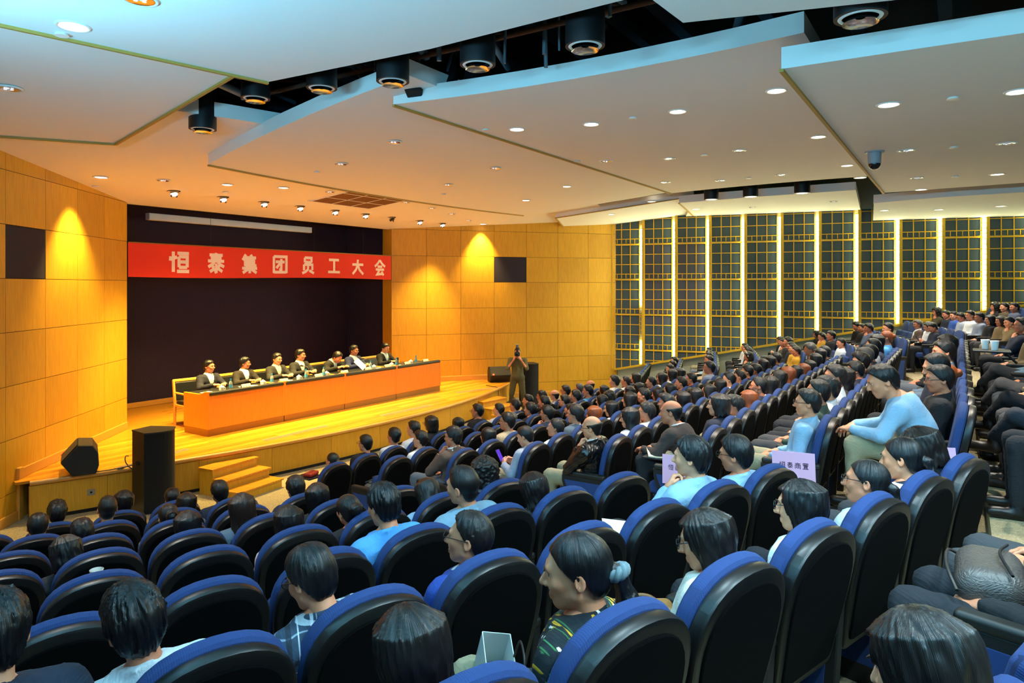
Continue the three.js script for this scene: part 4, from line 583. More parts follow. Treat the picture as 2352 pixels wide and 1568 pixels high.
function placeHand(g, w, t, mirror, up) {
  g = g.clone(); if (mirror) { g.scale(-1, 1, 1); const ix = g.index.array; for (let i = 0; i < ix.length; i += 3) { const s = ix[i]; ix[i] = ix[i + 1]; ix[i + 1] = s; } }
  const zax = V(...w).sub(V(...t)).normalize(), xax = V(...up).cross(zax).normalize(), yax = zax.clone().cross(xax); return g.applyMatrix4(new THREE.Matrix4().makeBasis(xax, yax, zax).setPosition(...w));
}
// head, origin at mid height, looking along -z
function headGeo(lod) {
  return cached('head' + lod, () => {
    const solid = [[ell([0, 0.034, 0.012], [0.0745, 0.084, 0.095]), 0.03], [ell([0, -0.022, -0.03], [0.06, 0.078, 0.061]), 0.035], [ell([0, -0.084, -0.06], [0.028, 0.02, 0.024]), 0.025], [cap([-0.05, -0.05, -0.005], [-0.012, -0.085, -0.052], 0.016, 0.014), 0.025], [cap([0.05, -0.05, -0.005], [0.012, -0.085, -0.052], 0.016, 0.014), 0.025], [cap([-0.032, 0.03, -0.08], [0.032, 0.03, -0.08], 0.0115), 0.02], [cap([-0.046, -0.014, -0.06], [-0.036, -0.026, -0.072], 0.014), 0.02], [cap([0.046, -0.014, -0.06], [0.036, -0.026, -0.072], 0.014), 0.02], [cap([0, 0.02, -0.086], [0, -0.022, -0.112], 0.0068, 0.0112), 0.012], [cap([-0.012, -0.026, -0.098], [0.012, -0.026, -0.098], 0.0082), 0.008], [cap([-0.019, -0.053, -0.086], [0.019, -0.053, -0.086], 0.007), 0.006], [cap([-0.015, -0.064, -0.0845], [0.015, -0.064, -0.0845], 0.0078), 0.006], [cap([0, -0.06, 0.022], [0, -0.18, 0.042], 0.048, 0.052), 0.03]];
    const ears = [-1, 1].map((s) => [ell([s * 0.077, -0.002, 0.016], [0.011, 0.03, 0.0185]), ell([s * 0.085, 0, 0.013], [0.006, 0.018, 0.01])]), eye = [-1, 1].map((s) => ell([s * 0.031, 0.01, -0.093], [0.019, 0.012, 0.014]));
    return nets((x, y, z) => { let d = 1e9; for (const [f, k] of solid) d = smin(d, f(x, y, z), k); for (const e of eye) d = smax(d, -e(x, y, z), 0.008); for (const [e, c] of ears) d = smin(d, smax(e(x, y, z), -c(x, y, z), 0.004), 0.006); return d; }, [-0.1, -0.2, -0.13], [0.1, 0.13, 0.12], CELL[lod].head);
  });
}
const eyeGeo = (() => { const e = [], d = []; for (const s of [-1, 1]) { e.push(new THREE.SphereGeometry(0.0112, 10, 8).translate(s * 0.031, 0.01, -0.0725)); d.push(new THREE.SphereGeometry(0.0062, 8, 6).scale(1, 1, 0.5).translate(s * 0.031, 0.01, -0.0815)); } return { white: join(e), iris: join(d) }; })();
const browGeo = join(...[-1, 1].map((s) => new THREE.CapsuleGeometry(0.0035, 0.026, 3, 6).rotateZ(Math.PI / 2 - s * 0.1).translate(s * 0.031, 0.031, -0.0935)));
const glassGeo = join(...[-1, 1].map((s) => new THREE.TorusGeometry(0.023, 0.0019, 6, 20).scale(1.1, 0.85, 1).translate(s * 0.031, 0.008, -0.11)), bar([-0.008, 0.012, -0.111], [0.008, 0.012, -0.111], 0.0018, 5), ...[-1, 1].map((s) => bar([s * 0.056, 0.012, -0.108], [s * 0.086, 0.014, 0.02], 0.002, 5)));
// hair
function hairGeo(kind, lod, vr = 0) {
  return cached('hair' + kind + lod + vr, () => {
    const line = (z) => z < -0.07 ? 0.082 : z < -0.03 ? lerp(0.082, 0.035, (z + 0.07) / 0.04) : z < 0.005 ? lerp(0.035, -0.004, (z + 0.03) / 0.035) : z < 0.03 ? lerp(-0.004, 0.0, (z - 0.005) / 0.025) : z < 0.055 ? lerp(0.0, -0.07, (z - 0.03) / 0.025) : -0.082;
    const C = (t) => ell([0, 0.032, 0.013], [0.076 + t, 0.087 + t, 0.096 + t]), low = blend([C(0.01), ell([0, -0.035, 0.042], [0.062, 0.06, 0.058])], 0.03), sd = vr * 13.7;
    const fl = (x, y, z, a, k = 1) => { const an = Math.atan2(x, z + 0.02); return a * (noise3(an * 5 * k + sd, y * 9, sd) + 0.6 * noise3(an * 14 * k, y * 14 + sd, 3)); };
    const shortTop = blend([C(0.012), ell([0.006, 0.078, -0.006], [0.068, 0.052, 0.082]), ell([0, -0.03, 0.045], [0.064, 0.062, 0.056])], 0.03), cap0 = C(0.015);
    let f, hi = [0.16, 0.17, 0.2], lo = [-0.16, -0.14, -0.17];
    if (kind === 'S') f = (x, y, z) => smax(shortTop(x, y, z) + fl(x, y, z, 0.0035 + 0.0015 * vr, 1 + 0.4 * vr) - (vr === 1 ? 0.004 : 0), line(z) - y + (vr === 2 ? 0.006 : 0), 0.006);
    if (kind === 'Q') { const top = blend([C(0.014), ell([0, 0.085, -0.03], [0.072, 0.056, 0.085]), ell([0, -0.03, 0.045], [0.066, 0.066, 0.058])], 0.03); f = (x, y, z) => smax(top(x, y, z) + fl(x, y, z, 0.007, 1.4), line(z) - y - 0.01, 0.006); }
    if (kind === 'Z') { const t = C(0.005), tp = ell([0, 0.09, 0], [0.055, 0.042, 0.078]); f = (x, y, z) => smax(smin(Math.min(t(x, y, z), ell([0, -0.03, 0.045], [0.06, 0.055, 0.05])(x, y, z)), tp(x, y, z) + fl(x, y, z, 0.005, 1.6), 0.02), line(z) - y, 0.005); }
    if (kind === 'T') f = (x, y, z) => smax(shortTop(x, y, z) + 0.003 + fl(x, y, z, 0.004), line(z) + (z < 0 ? 0.026 - 0.016 * Math.min(1, Math.abs(x) / 0.06) : 0) - y, 0.006);
    if (kind === 'B') { const t = C(0.007), nk = ell([0, -0.03, 0.045], [0.062, 0.058, 0.052]); f = (x, y, z) => smax(smax(Math.min(t(x, y, z), nk(x, y, z)) + fl(x, y, z, 0.0015), Math.max(line(z), z < -0.02 ? 0.02 : -1) - y, 0.005), y - (0.045 + 0.22 * (z - 0.03) * (z > 0.03 ? 1 : 0.3)), 0.01); }
    const drape = (L, w, flare) => { const seat = -L; return (x, y, z) => { const k = smoothstep(0.09 - y, 0, 0.09 + L), rx = 0.089 + w * k, rz = 0.09 + flare * k, cz = 0.022 + 0.012 * k, q = Math.hypot(x / rx, (z - cz) / rz); let d = (q - 1) * Math.min(rx, rz) * 0.9; d = Math.max(d, y - 0.07, seat + 0.02 * noise3(Math.atan2(x, z) * 4, sd, 1) - y); return d; }; };
    const face = (x, y, z) => { const w = y > 0.02 ? 0.058 : 0.064; return Math.max(Math.max(Math.abs(x) - w, y - 0.072), z + 0.03); };
    const fringe = (kind2, x, y, z, d) => smax(d, -face(x, y, z), 0.012);
    if (kind === 'L') { const dr = drape(0.3 + 0.05 * vr, 0.012 + 0.012 * vr, -0.012); f = (x, y, z) => { let d = smin(cap0(x, y, z), dr(x, y, z), 0.05) + fl(x, y, z, 0.004); d = fringe(0, x, y, z, d); return Math.max(d, -(z + 0.075) + (y < 0.05 ? 0 : -1)); }; lo = [-0.17, -0.42, -0.17]; }
    if (kind === 'O') { const dr = drape(0.11, 0.006, -0.004), nap = ell([0, -0.06, 0.05], [0.078, 0.075, 0.07]); f = (x, y, z) => { let d = smin(smin(cap0(x, y, z), dr(x, y, z), 0.05), nap(x, y, z), 0.03) + fl(x, y, z, 0.004); d = fringe(0, x, y, z, d); return Math.max(d, -(z + 0.07) + (y < 0.05 ? 0 : -1)); }; lo = [-0.16, -0.2, -0.17]; }
    if (kind === 'C') { const dr = drape(0.16, 0.03, 0.02); f = (x, y, z) => { let d = smin(C(0.028)(x, y, z), dr(x, y, z), 0.06) + 0.011 * noise3(x * 28, y * 28, z * 28) + 0.005 * noise3(x * 60, y * 60, z * 60); d = fringe(0, x, y, z, d); return Math.max(d, -(z + 0.07) + (y < 0.05 ? 0 : -1)); }; lo = [-0.19, -0.26, -0.18]; hi = [0.19, 0.19, 0.2]; }
    if (kind === 'P' || kind === 'U') {
      const tight = blend([C(0.009), ell([0, -0.03, 0.05], [0.066, 0.05, 0.055])], 0.03), tail = kind === 'P' ? blend([cap([0, 0.005, 0.095], [0, -0.005, 0.13], 0.028, 0.022), cap([0, -0.01, 0.13], [0.01, -0.11, 0.15], 0.022, 0.034), cap([0.01, -0.11, 0.15], [0, -0.26, 0.12], 0.034, 0.01)], 0.025) : blend([ell([0, 0.03, 0.125], [0.05, 0.045, 0.036]), cap([0, 0.03, 0.09], [0, 0.03, 0.12], 0.03)], 0.02);
      f = (x, y, z) => Math.min(smax(tight(x, y, z) + fl(x, y, z, 0.0018), line(z) - y - (z > 0.03 ? 0.0 : 0.006), 0.006), tail(x, y, z) + (kind === 'P' ? 0.0025 * noise3(x * 70, y * 6, z * 70) : 0.004 * noise3(x * 20, y * 60, z * 20))); lo = [-0.13, -0.3, -0.15]; hi = [0.13, 0.16, 0.22];
    }
    return nets(f, lo, hi, CELL[lod].hair, (x, y, z) => [Math.atan2(x, z - 0.013) / TAU * 5, (y + 0.3 * Math.hypot(x, z)) * 1.2]);
  });
}
const HAIRC = { k: 0x080708, d: 0x120c09, b: 0x2c1c15, r: 0x84411a, g: 0x4c4945 }, hairMats = {};
const hairMat = (c) => hairMats[c] ??= S(HAIRC[c], 0.36, { bumpMap: strandTex, bumpScale: 0.0011 });
const SKIN = [0xd68a64, 0xc67a58, 0xdc9670, 0xce8460].map((c) => S(c, 0.55));
const plaidTex = canvasTex(256, 256, (c) => { c.fillStyle = '#22384c'; c.fillRect(0, 0, 256, 256); for (const [o, w, k] of [[30, 18, '#c9d3d8'], [62, 5, '#8fa3b0'], [150, 30, '#101c28'], [214, 8, '#c9d3d8']]) { c.globalAlpha = 0.75; c.fillStyle = k; c.fillRect(o, 0, w, 256); c.fillRect(0, o, 256, w); } });
const stripeTex = canvasTex(64, 64, (c) => { c.fillStyle = '#eef0ee'; c.fillRect(0, 0, 64, 64); c.fillStyle = '#1b2230'; c.fillRect(0, 8, 64, 18); });
const floralTex = canvasTex(512, 512, (c) => { c.fillStyle = '#141c22'; c.fillRect(0, 0, 512, 512); for (let i = 0; i < 150; i++) { const x = rr(0, 512), y = rr(0, 512), k = ['#e9e6dc', '#d9a21c', '#2e6a3a', '#3d7a4a', '#f1efe6'][i % 5]; c.fillStyle = k; c.beginPath(); if (i % 5 === 2 || i % 5 === 3) c.ellipse(x, y, 5, 15, rr(0, 3), 0, TAU); else for (let p = 0; p < 5; p++) c.ellipse(x + Math.cos(p * 1.26) * 6, y + Math.sin(p * 1.26) * 6, 5, 4, 0, 0, TAU); c.fill(); } });
const dotTex = canvasTex(128, 128, (c) => { c.fillStyle = '#ecebe6'; c.fillRect(0, 0, 128, 128); c.fillStyle = '#16181b'; for (let i = 0; i < 26; i++) { c.beginPath(); c.ellipse(rr(0, 128), rr(0, 128), rr(4, 10), rr(3, 7), rr(0, 3), 0, TAU); c.fill(); } });
for (const [t, a] of [[plaidTex, 5], [stripeTex, 14], [floralTex, 3.2], [dotTex, 5]]) { t.wrapS = t.wrapT = THREE.RepeatWrapping; t.repeat.set(a, a); }
const foldTex = clothTex.clone(); foldTex.repeat.set(4, 4);
const cloth = (c, rough = 0.9, more = {}) => S(c, rough, { bumpMap: foldTex, bumpScale: 0.0022, ...more });
// name: [words, material, style, shirt collar]
const TOPS = {
  black: ['dark clothes', cloth(0x17171b), 'coat'], navy: ['dark navy jacket', cloth(0x1b2233), 'coat'], grey: ['grey top', cloth(0x6b6b6e), 'shirt'], greyblue: ['grey-blue jacket', cloth(0x4f6070), 'coat', 1], ltblue: ['light blue shirt', cloth(0x86abc6), 'shirt'], sky: ['bright blue shirt', cloth(0x4f9ad6), 'shirt'], beige: ['beige jacket', cloth(0xb3a183), 'coat'], pinkish: ['pale pink cardigan', cloth(0xc9b1aa), 'shirt'], denim: ['blue-grey knitted jumper', cloth(0x6f8fa3), 'coat'], blue: ['blue top', cloth(0x2c4f9c), 'shirt'], royal: ['royal blue jacket', cloth(0x1d3f8f), 'coat', 1],
  plaid: ['navy and white plaid shirt', cloth(0xffffff, 0.9, { map: plaidTex }), 'short'], paleshirt: ['pale shirt', cloth(0xc9d3da), 'shirt'], stripe: ['white top with thin black stripes', cloth(0xffffff, 0.9, { map: stripeTex }), 'shirt'], palegrey: ['pale grey top', cloth(0xb9c2c4), 'shirt'], white: ['white top', cloth(0xdfe2e2), 'shirt'], cream: ['cream white coat', cloth(0xdad8cc), 'coat'], floral: ['dark blouse printed with small flowers', cloth(0xffffff, 0.9, { map: floralTex }), 'shirt'], dots: ['white top with black print', cloth(0xffffff, 0.9, { map: dotTex }), 'shirt'], red: ['dark red top', cloth(0x8a1522), 'shirt'],
  tweed: ['brown tweed jacket', cloth(0x5d4a40), 'suit', 1], silver: ['silver grey jacket', cloth(0x9aa3b4, 0.6), 'coat'], leather: ['black leather jacket', S(0x101012, 0.28, { bumpMap: clothTex, bumpScale: 0.02 }), 'coat', 1], vest: ['navy vest over pale sleeves', cloth(0x8b95a8), 'coat'], brownsuit: ['dark brown suit jacket', cloth(0x3a302c), 'suit', 1], slate: ['slate blue jacket', cloth(0x4a5268), 'coat'], green: ['dark green shirt', cloth(0x31463c), 'shirt'], olive: ['olive brown jacket', cloth(0x4a4230), 'coat'], yellow: ['mustard yellow top', cloth(0xb88a1c), 'shirt'], tan: ['tan jacket', cloth(0x7d6a48), 'coat'], blacksuit: ['black suit jacket with white cuffs', cloth(0x131316), 'suit', 1],
  photo: ['dark green work vest and trousers', cloth(0x56512e), 'short'],
};
const LOWS = [cloth(0x17191f), cloth(0x22262e), cloth(0x23344f), cloth(0x3b3a3c), cloth(0x8d8468), cloth(0x5b6068)];
const shoeMats = [S(0x0e0d0d, 0.4), S(0x2b1d15, 0.45), S(0xb9b6ae, 0.6)], frameMat = S(0x0b0b0c, 0.35), whiteEye = S(0xe9e4da, 0.3), irisMat = S(0x120c08, 0.2), collarMat = cloth(0xdfe6ea);
let personCount = 0;
function person(o) {            // o: pose, x, y, z, turn, scale, hair, hc, top, lod, yaw, pitch, roll, glasses, label, low
  const n = personCount++, lod = o.lod ?? 2, r = skeleton(o.pose), T = TOPS[o.top], g = thing('person', o.label, 'person', [o.x, o.y, o.z], o.turn, o.group ?? 'seated audience');
  g.scale.setScalar(o.scale ?? 1); if (o.lean) { g.rotation.order = 'YXZ'; g.rotation.z = o.lean; }
  const hm = new THREE.Matrix4().makeRotationFromEuler(new THREE.Euler(-(o.pitch ?? 0), o.yaw ?? 0, o.roll ?? 0, 'YXZ')), piv = V(0, -0.125, 0.03);
  const off = V(...r.head).add(piv).sub(piv.clone().applyMatrix4(hm)); hm.setPosition(off);
  const head = headGeo(lod).clone().applyMatrix4(hm), kind = r.hand ?? 'rest', both = (q) => (r.hand === 'fist' && o.pose === 'chin' && q === 'R' ? 'rest' : kind);
  const up = (q) => o.pose === 'chin' && q === 'L' ? [-0.5, 0.1, -0.8] : o.pose === 'phone' ? [q === 'L' ? -0.8 : 0.8, 0.2, -0.5] : o.pose === 'stand' ? [q === 'L' ? -0.9 : 0.9, -0.1, -0.4] : [q === 'L' ? -0.25 : 0.25, 1, 0.1];
  const body = mergeGeometries([skinGeo(o.pose, lod), head, placeHand(handGeo(both('L'), lod), r.wrL, r.tipL, true, up('L')), placeHand(handGeo(both('R'), lod), r.wrR, r.tipR, false, up('R'))].map((q) => { q = q.clone(); q.deleteAttribute('uv'); return q; }));
  mesh('body', body, SKIN[n % 4], g);
  mesh('top_clothing', topGeo(o.pose, lod, T[2]), T[1], g).userData.label = T[0];
  if (T[3]) mesh('shirt_collar', shirtGeo(o.pose, lod), o.shirt ?? collarMat, g);
  mesh('trousers', lowGeo(o.pose, lod), o.low ?? LOWS[(n * 7) % 6 > 3 && n % 3 ? 0 : (n * 5) % 6], g); for (const q of ['L', 'R']) mesh('shoe', shoeGeo(o.pose, lod, q), shoeMats[n % 5 === 0 ? 1 : 0], g);
  const put = (name, geo, mat, label) => { const m = mesh(name, geo, mat, g); m.applyMatrix4(hm); if (label) m.userData.label = label; return m; };
  put('hair', hairGeo(o.hair, lod, o.vr ?? n % 3), hairMat(o.hc === 'k' && n % 4 === 3 ? 'd' : o.hc), { S: 'short hair', Q: 'tousled short hair', Z: 'cropped hair', T: 'thinning hair', B: 'hair around a bald crown', L: 'long straight hair', O: 'bobbed hair', C: 'curly hair', P: 'ponytail', U: 'hair pinned in a bun' }[o.hair]);
  if (lod < 2 || o.face) { put('eyes', eyeGeo.white, whiteEye); put('irises', eyeGeo.iris, irisMat); put('eyebrows', browGeo, hairMat(o.hc)); }
  if (o.glasses) put('glasses', glassGeo, frameMat);
  g.userData.headMatrix = undefined; o.put = put; return g;
}
// ---------- the audience ----------
const byPose = { lap: 'watching the stage', lapx: 'with crossed legs', chin: 'with a hand at the chin', phone: 'looking at a phone', forward: 'leaning forward' };
const notable = {};
for (const [b, k, i, dx, h, hair, hc, top, pose, yaw, pitch, gl] of PEOPLE) {
  const p = seatAt(b, k, i), d = p.x * Math.cos(VIEW) - p.z * Math.sin(VIEW), px = 376 / d, lod = px > 84 ? 0 : px > 46 ? 1 : 2, scale = h / skeleton(pose).head[1], ys = b === 'L' ? 0.6 : b === 'M' ? 0.3 : 0.25;
  const c = Math.cos(p.turn), s = Math.sin(p.turn), o = { pose, x: p.x + dx * 0.35 * c, y: p.y, z: p.z - dx * 0.35 * s, lean: -dx * 0.65 / h, turn: p.turn + (rnd() - 0.5) * 0.12 + ({ 'L8.5': 0.3, 'L7.5': 0.2, 'L8.4': 0.25, 'L7.4': 0.2 }[b + k + '.' + i] ?? 0), scale, hair, hc, top, lod, yaw: -yaw * ys * Math.PI / 180, pitch: pitch * 0.8 * Math.PI / 180, roll: (rnd() - 0.5) * 0.1, glasses: gl, face: b === 'R', low: k === 9 && b !== 'R' ? LOWS[[0, 1, 3][i % 3]] : undefined };
  o.label = `person in ${TOPS[top][0]}, ${where(b, k, i).replace(' from stage', '')}`;
  notable[b + k + '.' + i] = { g: person(o), o };
}
// extra parts on single people
{
  const on = (id, name, geo, mat, label) => notable[id] && notable[id].o.put(name, geo, mat, label);
  on('L8.5', 'scrunchie', new THREE.TorusKnotGeometry(0.022, 0.011, 90, 8, 3, 8).rotateX(1.2).translate(0, -0.006, 0.128), cloth(0x7d9096), 'pale ruffled scrunchie');
  on('M1.0', 'hair_clip', rbox(0.06, 0.012, 0.012, 0.004).translate(0, 0.01, 0.14), M.chrome, 'silver hair clip');
  on('L5.2', 'hair_clip', rbox(0.04, 0.012, 0.012, 0.004).translate(0, -0.02, 0.15), M.chrome, 'glittering hair clip');
  on('L3.2', 'hair_clip', new THREE.TorusGeometry(0.045, 0.006, 6, 20, Math.PI).translate(0, 0.03, 0.15), S(0x4a1f14, 0.3), 'brown claw clip');
  on('R4.0', 'hair_band', new THREE.TorusGeometry(0.097, 0.011, 6, 24, Math.PI).scale(0.95, 1.12, 1).translate(0, 0.01, -0.02), cloth(0xc9cdb6), 'pale hair band');
  on('L8.1', 'hair_tie', new THREE.TorusGeometry(0.024, 0.006, 6, 16).rotateX(1.3).translate(0, -0.003, 0.128), M.black, 'black hair tie');
  on('L8.2', 'hair_tie', new THREE.TorusGeometry(0.024, 0.006, 6, 16).rotateX(1.3).translate(0, -0.003, 0.128), M.black, 'black hair tie');
  const wrist = (id, name, mat, label) => { const n = notable[id]; if (!n) return; const r = skeleton(n.o.pose), m = mesh(name, new THREE.TorusGeometry(0.036, 0.007, 6, 18), mat, n.g), w = V(...r.wrL), e = V(...r.elL); m.position.copy(w.clone().lerp(e, 0.06)); m.lookAt(m.position.clone().add(w.clone().sub(e))); m.quaternion.setFromUnitVectors(V(0, 0, 1), w.clone().sub(e).normalize()); m.userData.label = label; };
  wrist('M5.0', 'bracelet', M.blackPlastic, 'dark bead bracelet'); wrist('M3.0', 'wristwatch', M.chrome, 'steel wristwatch');
  for (const id of ['L6.3', 'L7.1', 'M8.0']) { const n = notable[id]; if (!n) continue; const r = skeleton(n.o.pose); }
}
// ---------- people on and before the stage ----------
const panel = [
  [8.0, 1.14, 'S', 'k', 'navySuit', 'desk', 0.45, 0.0, 1, 'in navy suit with arms folded on the desk'], [8.8, 1.13, 'S', 'k', 'brownSuit', 'desk', 0.75, 0.05, 1, 'in dark brown suit turned to the side'], [9.6, 1.15, 'S', 'd', 'greySuit', 'desk', 0.25, 0.1, 1, 'in dark grey suit and pink shirt'], [10.22, 1.18, 'S', 'd', 'charSuit', 'desk', 0.55, 0.05, 1, 'in charcoal suit and cream shirt looking aside'],
  [11.1, 1.1, 'S', 'd', 'charSuit2', 'read', 0.25, 0.55, 0, 'in black suit reading from a sheet of paper'], [11.85, 1.16, 'S', 'k', 'blueJacket', 'desk', 0.35, 0.1, 1, 'in blue jacket and checked shirt beside the reader'], [12.93, 1.14, 'S', 'k', 'blackSuit2', 'desk', 0.15, 0.25, 1, 'in black suit at the far end of the desk'],
];
Object.assign(TOPS, { navySuit: ['navy suit jacket', cloth(0x15172a), 'suit', 1], brownSuit: ['dark brown suit jacket', cloth(0x1c1511), 'suit', 1], greySuit: ['dark grey suit jacket', cloth(0x201f20), 'suit', 1], charSuit: ['charcoal suit jacket', cloth(0x17171a), 'suit', 1], charSuit2: ['black suit jacket', cloth(0x110f0f), 'suit', 1], blueJacket: ['blue jacket', cloth(0x1a2450), 'suit', 1], blackSuit2: ['black suit jacket', cloth(0x0c0d10), 'suit', 1] });
const shirts = [cloth(0xe6e3da), cloth(0xd3dce0), cloth(0xd8b9ae), cloth(0xe3dccb), cloth(0xa9bccf), cloth(0x9fb3c8), cloth(0x9fb6cc)];
panel.forEach(([x, h, hair, hc, top, pose, yaw, pitch, gl, words], i) => person({ pose, x, y: STAGE_Y, z: -12.74, turn: Math.PI, scale: h / skeleton(pose).head[1], hair, hc, top, lod: 1, yaw, pitch, glasses: gl, vr: i % 3, face: true, shirt: shirts[i], low: LOWS[0], group: 'panelists behind the rostrum desk', label: `panelist ${words}` }));
{
  const x = 15.06, z = -9.72, turn = Math.atan2(0.86, -0.5), sc = 1.0;
  person({ pose: 'stand', x, y: 0, z, turn, scale: sc, hair: 'Z', hc: 'k', top: 'photo', lod: 1, yaw: 0, pitch: 0.05, vr: 1, face: true, low: cloth(0x4a4628), group: 'people standing', label: 'photographer in dark green work clothes standing before the stage holding a camera' });
  const g = thing('photo_camera', 'black camera with flash held to the eye by the standing photographer', 'camera', [x, 0, z], turn);
  mesh('camera_body', rbox(0.14, 0.1, 0.07, 0.015).translate(0.0, 1.545, -0.185), M.blackPlastic, g); mesh('lens', cyl(0.04, 0.036, 0.13, 18).rotateX(Math.PI / 2).translate(0, 1.54, -0.285), M.blackPlastic, g); mesh('lens_glass', cyl(0.034, 0.034, 0.004, 18).rotateX(Math.PI / 2).translate(0, 1.54, -0.352), S(0x0a1420, 0.05), g);
  mesh('flash_foot', rbox(0.05, 0.12, 0.04, 0.008).translate(0, 1.64, -0.18), M.blackPlastic, g); mesh('flash_head', rbox(0.07, 0.09, 0.055, 0.01).rotateX(0.5).translate(0, 1.735, -0.165), M.blackPlastic, g); mesh('flash_window', box(0.06, 0.004, 0.045).rotateX(0.5).translate(0, 1.782, -0.142), M.trimWhite, g);
}
// ---------- small things among the seats ----------
const signTex = canvasTex(512, 400, (c) => { c.fillStyle = '#eab4d6'; c.fillRect(0, 0, 512, 400); glyphs(c, ['heng', 'tai', 'shang', 'zhi'], 84, 126, 78, 92, 8, '#2b1f3a'); });
[[6, 0.62], [7, 0.59], [8, 0.56]].forEach(([k, y], i) => { const g = tag(mesh('pink_sign', box(0.004, 0.27, 0.34), [0, 1, 2, 3, 4, 5].map((f) => f === 1 ? S(0xffffff, 0.7, { map: signTex }) : S(0xe8b4d4, 0.7))), `pink paper sign with four dark Chinese characters, aisle end of middle block row ${NUM[k]}`, 'sign', 'pink signs on the aisle seats'); const p = seatAt('M', k, 0); g.position.set(p.x - 0.315, p.y + y, p.z - 0.26); g.rotation.x = -0.04 * i; });
const paperCup = new THREE.LatheGeometry([[0, 0], [0.027, 0], [0.036, 0.085], [0.038, 0.088], [0.035, 0.09], [0.026, 0.004], [0, 0.004]].map(([x, y]) => new THREE.Vector2(x, y)), 20);
function tablet(x, y, z, turn, label) { const g = thing('writing_tablet', label, 'writing tablet', [x, y, z], turn, 'fold-out writing tablets'); mesh('board', rbox(0.25, 0.02, 0.3, 0.01).translate(0, 0, 0), M.blackPlastic, g); mesh('arm', bar([0.1, -0.01, 0.1], [0.12, -0.12, 0.2], 0.012), M.darkMetal, g); return g; }
function cupAt(x, y, z, label) { const g = thing('paper_cup', label, 'cup', [x, y, z], 0, 'paper cups in the audience'); mesh('cup', paperCup, paperMat, g); mesh('drink', cyl(0.03, 0.03, 0.003, 16).translate(0, 0.06, 0), S(0x6b4a22, 0.2), g); }
tablet(2.0, 1.54, -4.27, -RAKE, 'black writing tablet holding a white cup in the near block'); cupAt(2.03, 1.551, -4.28, 'white paper cup on a tablet behind the fourth row of near block');
tablet(6.24, 0.73, -7.4, 0, 'black writing tablet with a red pouch at the front aisle seat');
{ const g = thing('red_pouch', 'red leather pouch on the writing tablet at the front aisle seat', 'pouch', [6.26, 0.741, -7.38], 0.3); mesh('pouch', rbox(0.2, 0.05, 0.13, 0.02, 3).translate(0, 0.025, 0), S(0xb03018, 0.5), g); mesh('zip', box(0.18, 0.004, 0.006).translate(0, 0.051, 0), M.brass, g); }
tablet(7.95, 2.7, 0.25, 0, 'black writing tablet holding two pale cups in the rear row'); cupAt(7.9, 2.711, 0.27, 'pale paper cup on the rear tablet, closer of the two'); cupAt(8.02, 2.711, 0.2, 'pale paper cup on the rear tablet, farther of the two');
{ const g = thing('handbag', 'small tan handbag with two round handles beside a near block seat', 'handbag', [3.12, 1.42, -3.55], 0.5); mesh('bag_body', rbox(0.26, 0.17, 0.11, 0.03, 3).translate(0, 0.085, 0), S(0x8d5a3c, 0.5), g); for (const s of [-1, 1]) mesh('handle', new THREE.TorusGeometry(0.065, 0.008, 8, 20, Math.PI).translate(0, 0.165, s * 0.035), S(0xa8724e, 0.5), g); }
{ const p = seatAt('M', 2, 0), g = thing('backpack', 'grey backpack lying on the empty aisle seat in middle block row two', 'backpack', [p.x - 0.02, p.y + 0.46, p.z - 0.34], 0.4); mesh('bag_body', rbox(0.34, 0.2, 0.3, 0.08, 4).translate(0, 0.1, 0), cloth(0x5c574d), g); mesh('pocket', rbox(0.26, 0.06, 0.22, 0.03, 3).translate(0, 0.19, 0.02), cloth(0x4c483f), g); mesh('strap', new THREE.TorusGeometry(0.11, 0.014, 6, 16, Math.PI).rotateX(1.2).translate(0, 0.2, -0.12), M.blackPlastic, g); }
{ const g = thing('paper_bag', 'white glossy paper carrier bag held in front of a near block seat', 'carrier bag', [1.86, 1.78, -1.34], 0.75); g.rotation.set(0.25, 0.75, 0.1); const w = 0.34, h = 0.3, d = 0.1; for (const s of [-1, 1]) mesh('side', box(w, h, 0.003).translate(0, h / 2, s * d / 2), S(0xc8d2d2, 0.35), g); for (const s of [-1, 1]) mesh('gusset', box(0.003, h, d).translate(s * w / 2, h / 2, 0), S(0xb9c6c8, 0.35), g); mesh('bottom', box(w, 0.003, d), S(0xc2b9ae, 0.4), g); mesh('cord', tube([[-0.07, h, d / 2], [-0.05, h + 0.08, d / 2], [0.05, h + 0.08, d / 2], [0.07, h, d / 2]], 0.004), M.blackPlastic, g); mesh('emblem', new THREE.TorusGeometry(0.018, 0.005, 6, 18).translate(-0.11, 0.16, d / 2 + 0.003), S(0xb98a2c, 0.4), g); }
{ const p = notable['L9.3'].g.position, f = V(Math.sin(RAKE), 0, -Math.cos(RAKE)), g = thing('leather_bag', 'plump grey-brown leather bag on the lap of the suited person', 'bag', [p.x + f.x * 0.5 + 0.06, p.y + 0.565, p.z + f.z * 0.5], -RAKE + 0.3); mesh('bag_body', rbox(0.36, 0.15, 0.22, 0.07, 5).translate(0, 0.085, 0), S(0x4e443f, 0.42, { bumpMap: clothTex, bumpScale: 0.003 }), g); mesh('zip', tube([[-0.17, 0.165, 0.06], [0, 0.182, 0.03], [0.17, 0.165, 0.06]], 0.005), M.blackPlastic, g); mesh('piping', tube([[-0.2, 0.09, -0.1], [-0.1, 0.13, -0.13], [0.1, 0.13, -0.13], [0.2, 0.09, -0.1]], 0.006), S(0x352d29, 0.4), g); }
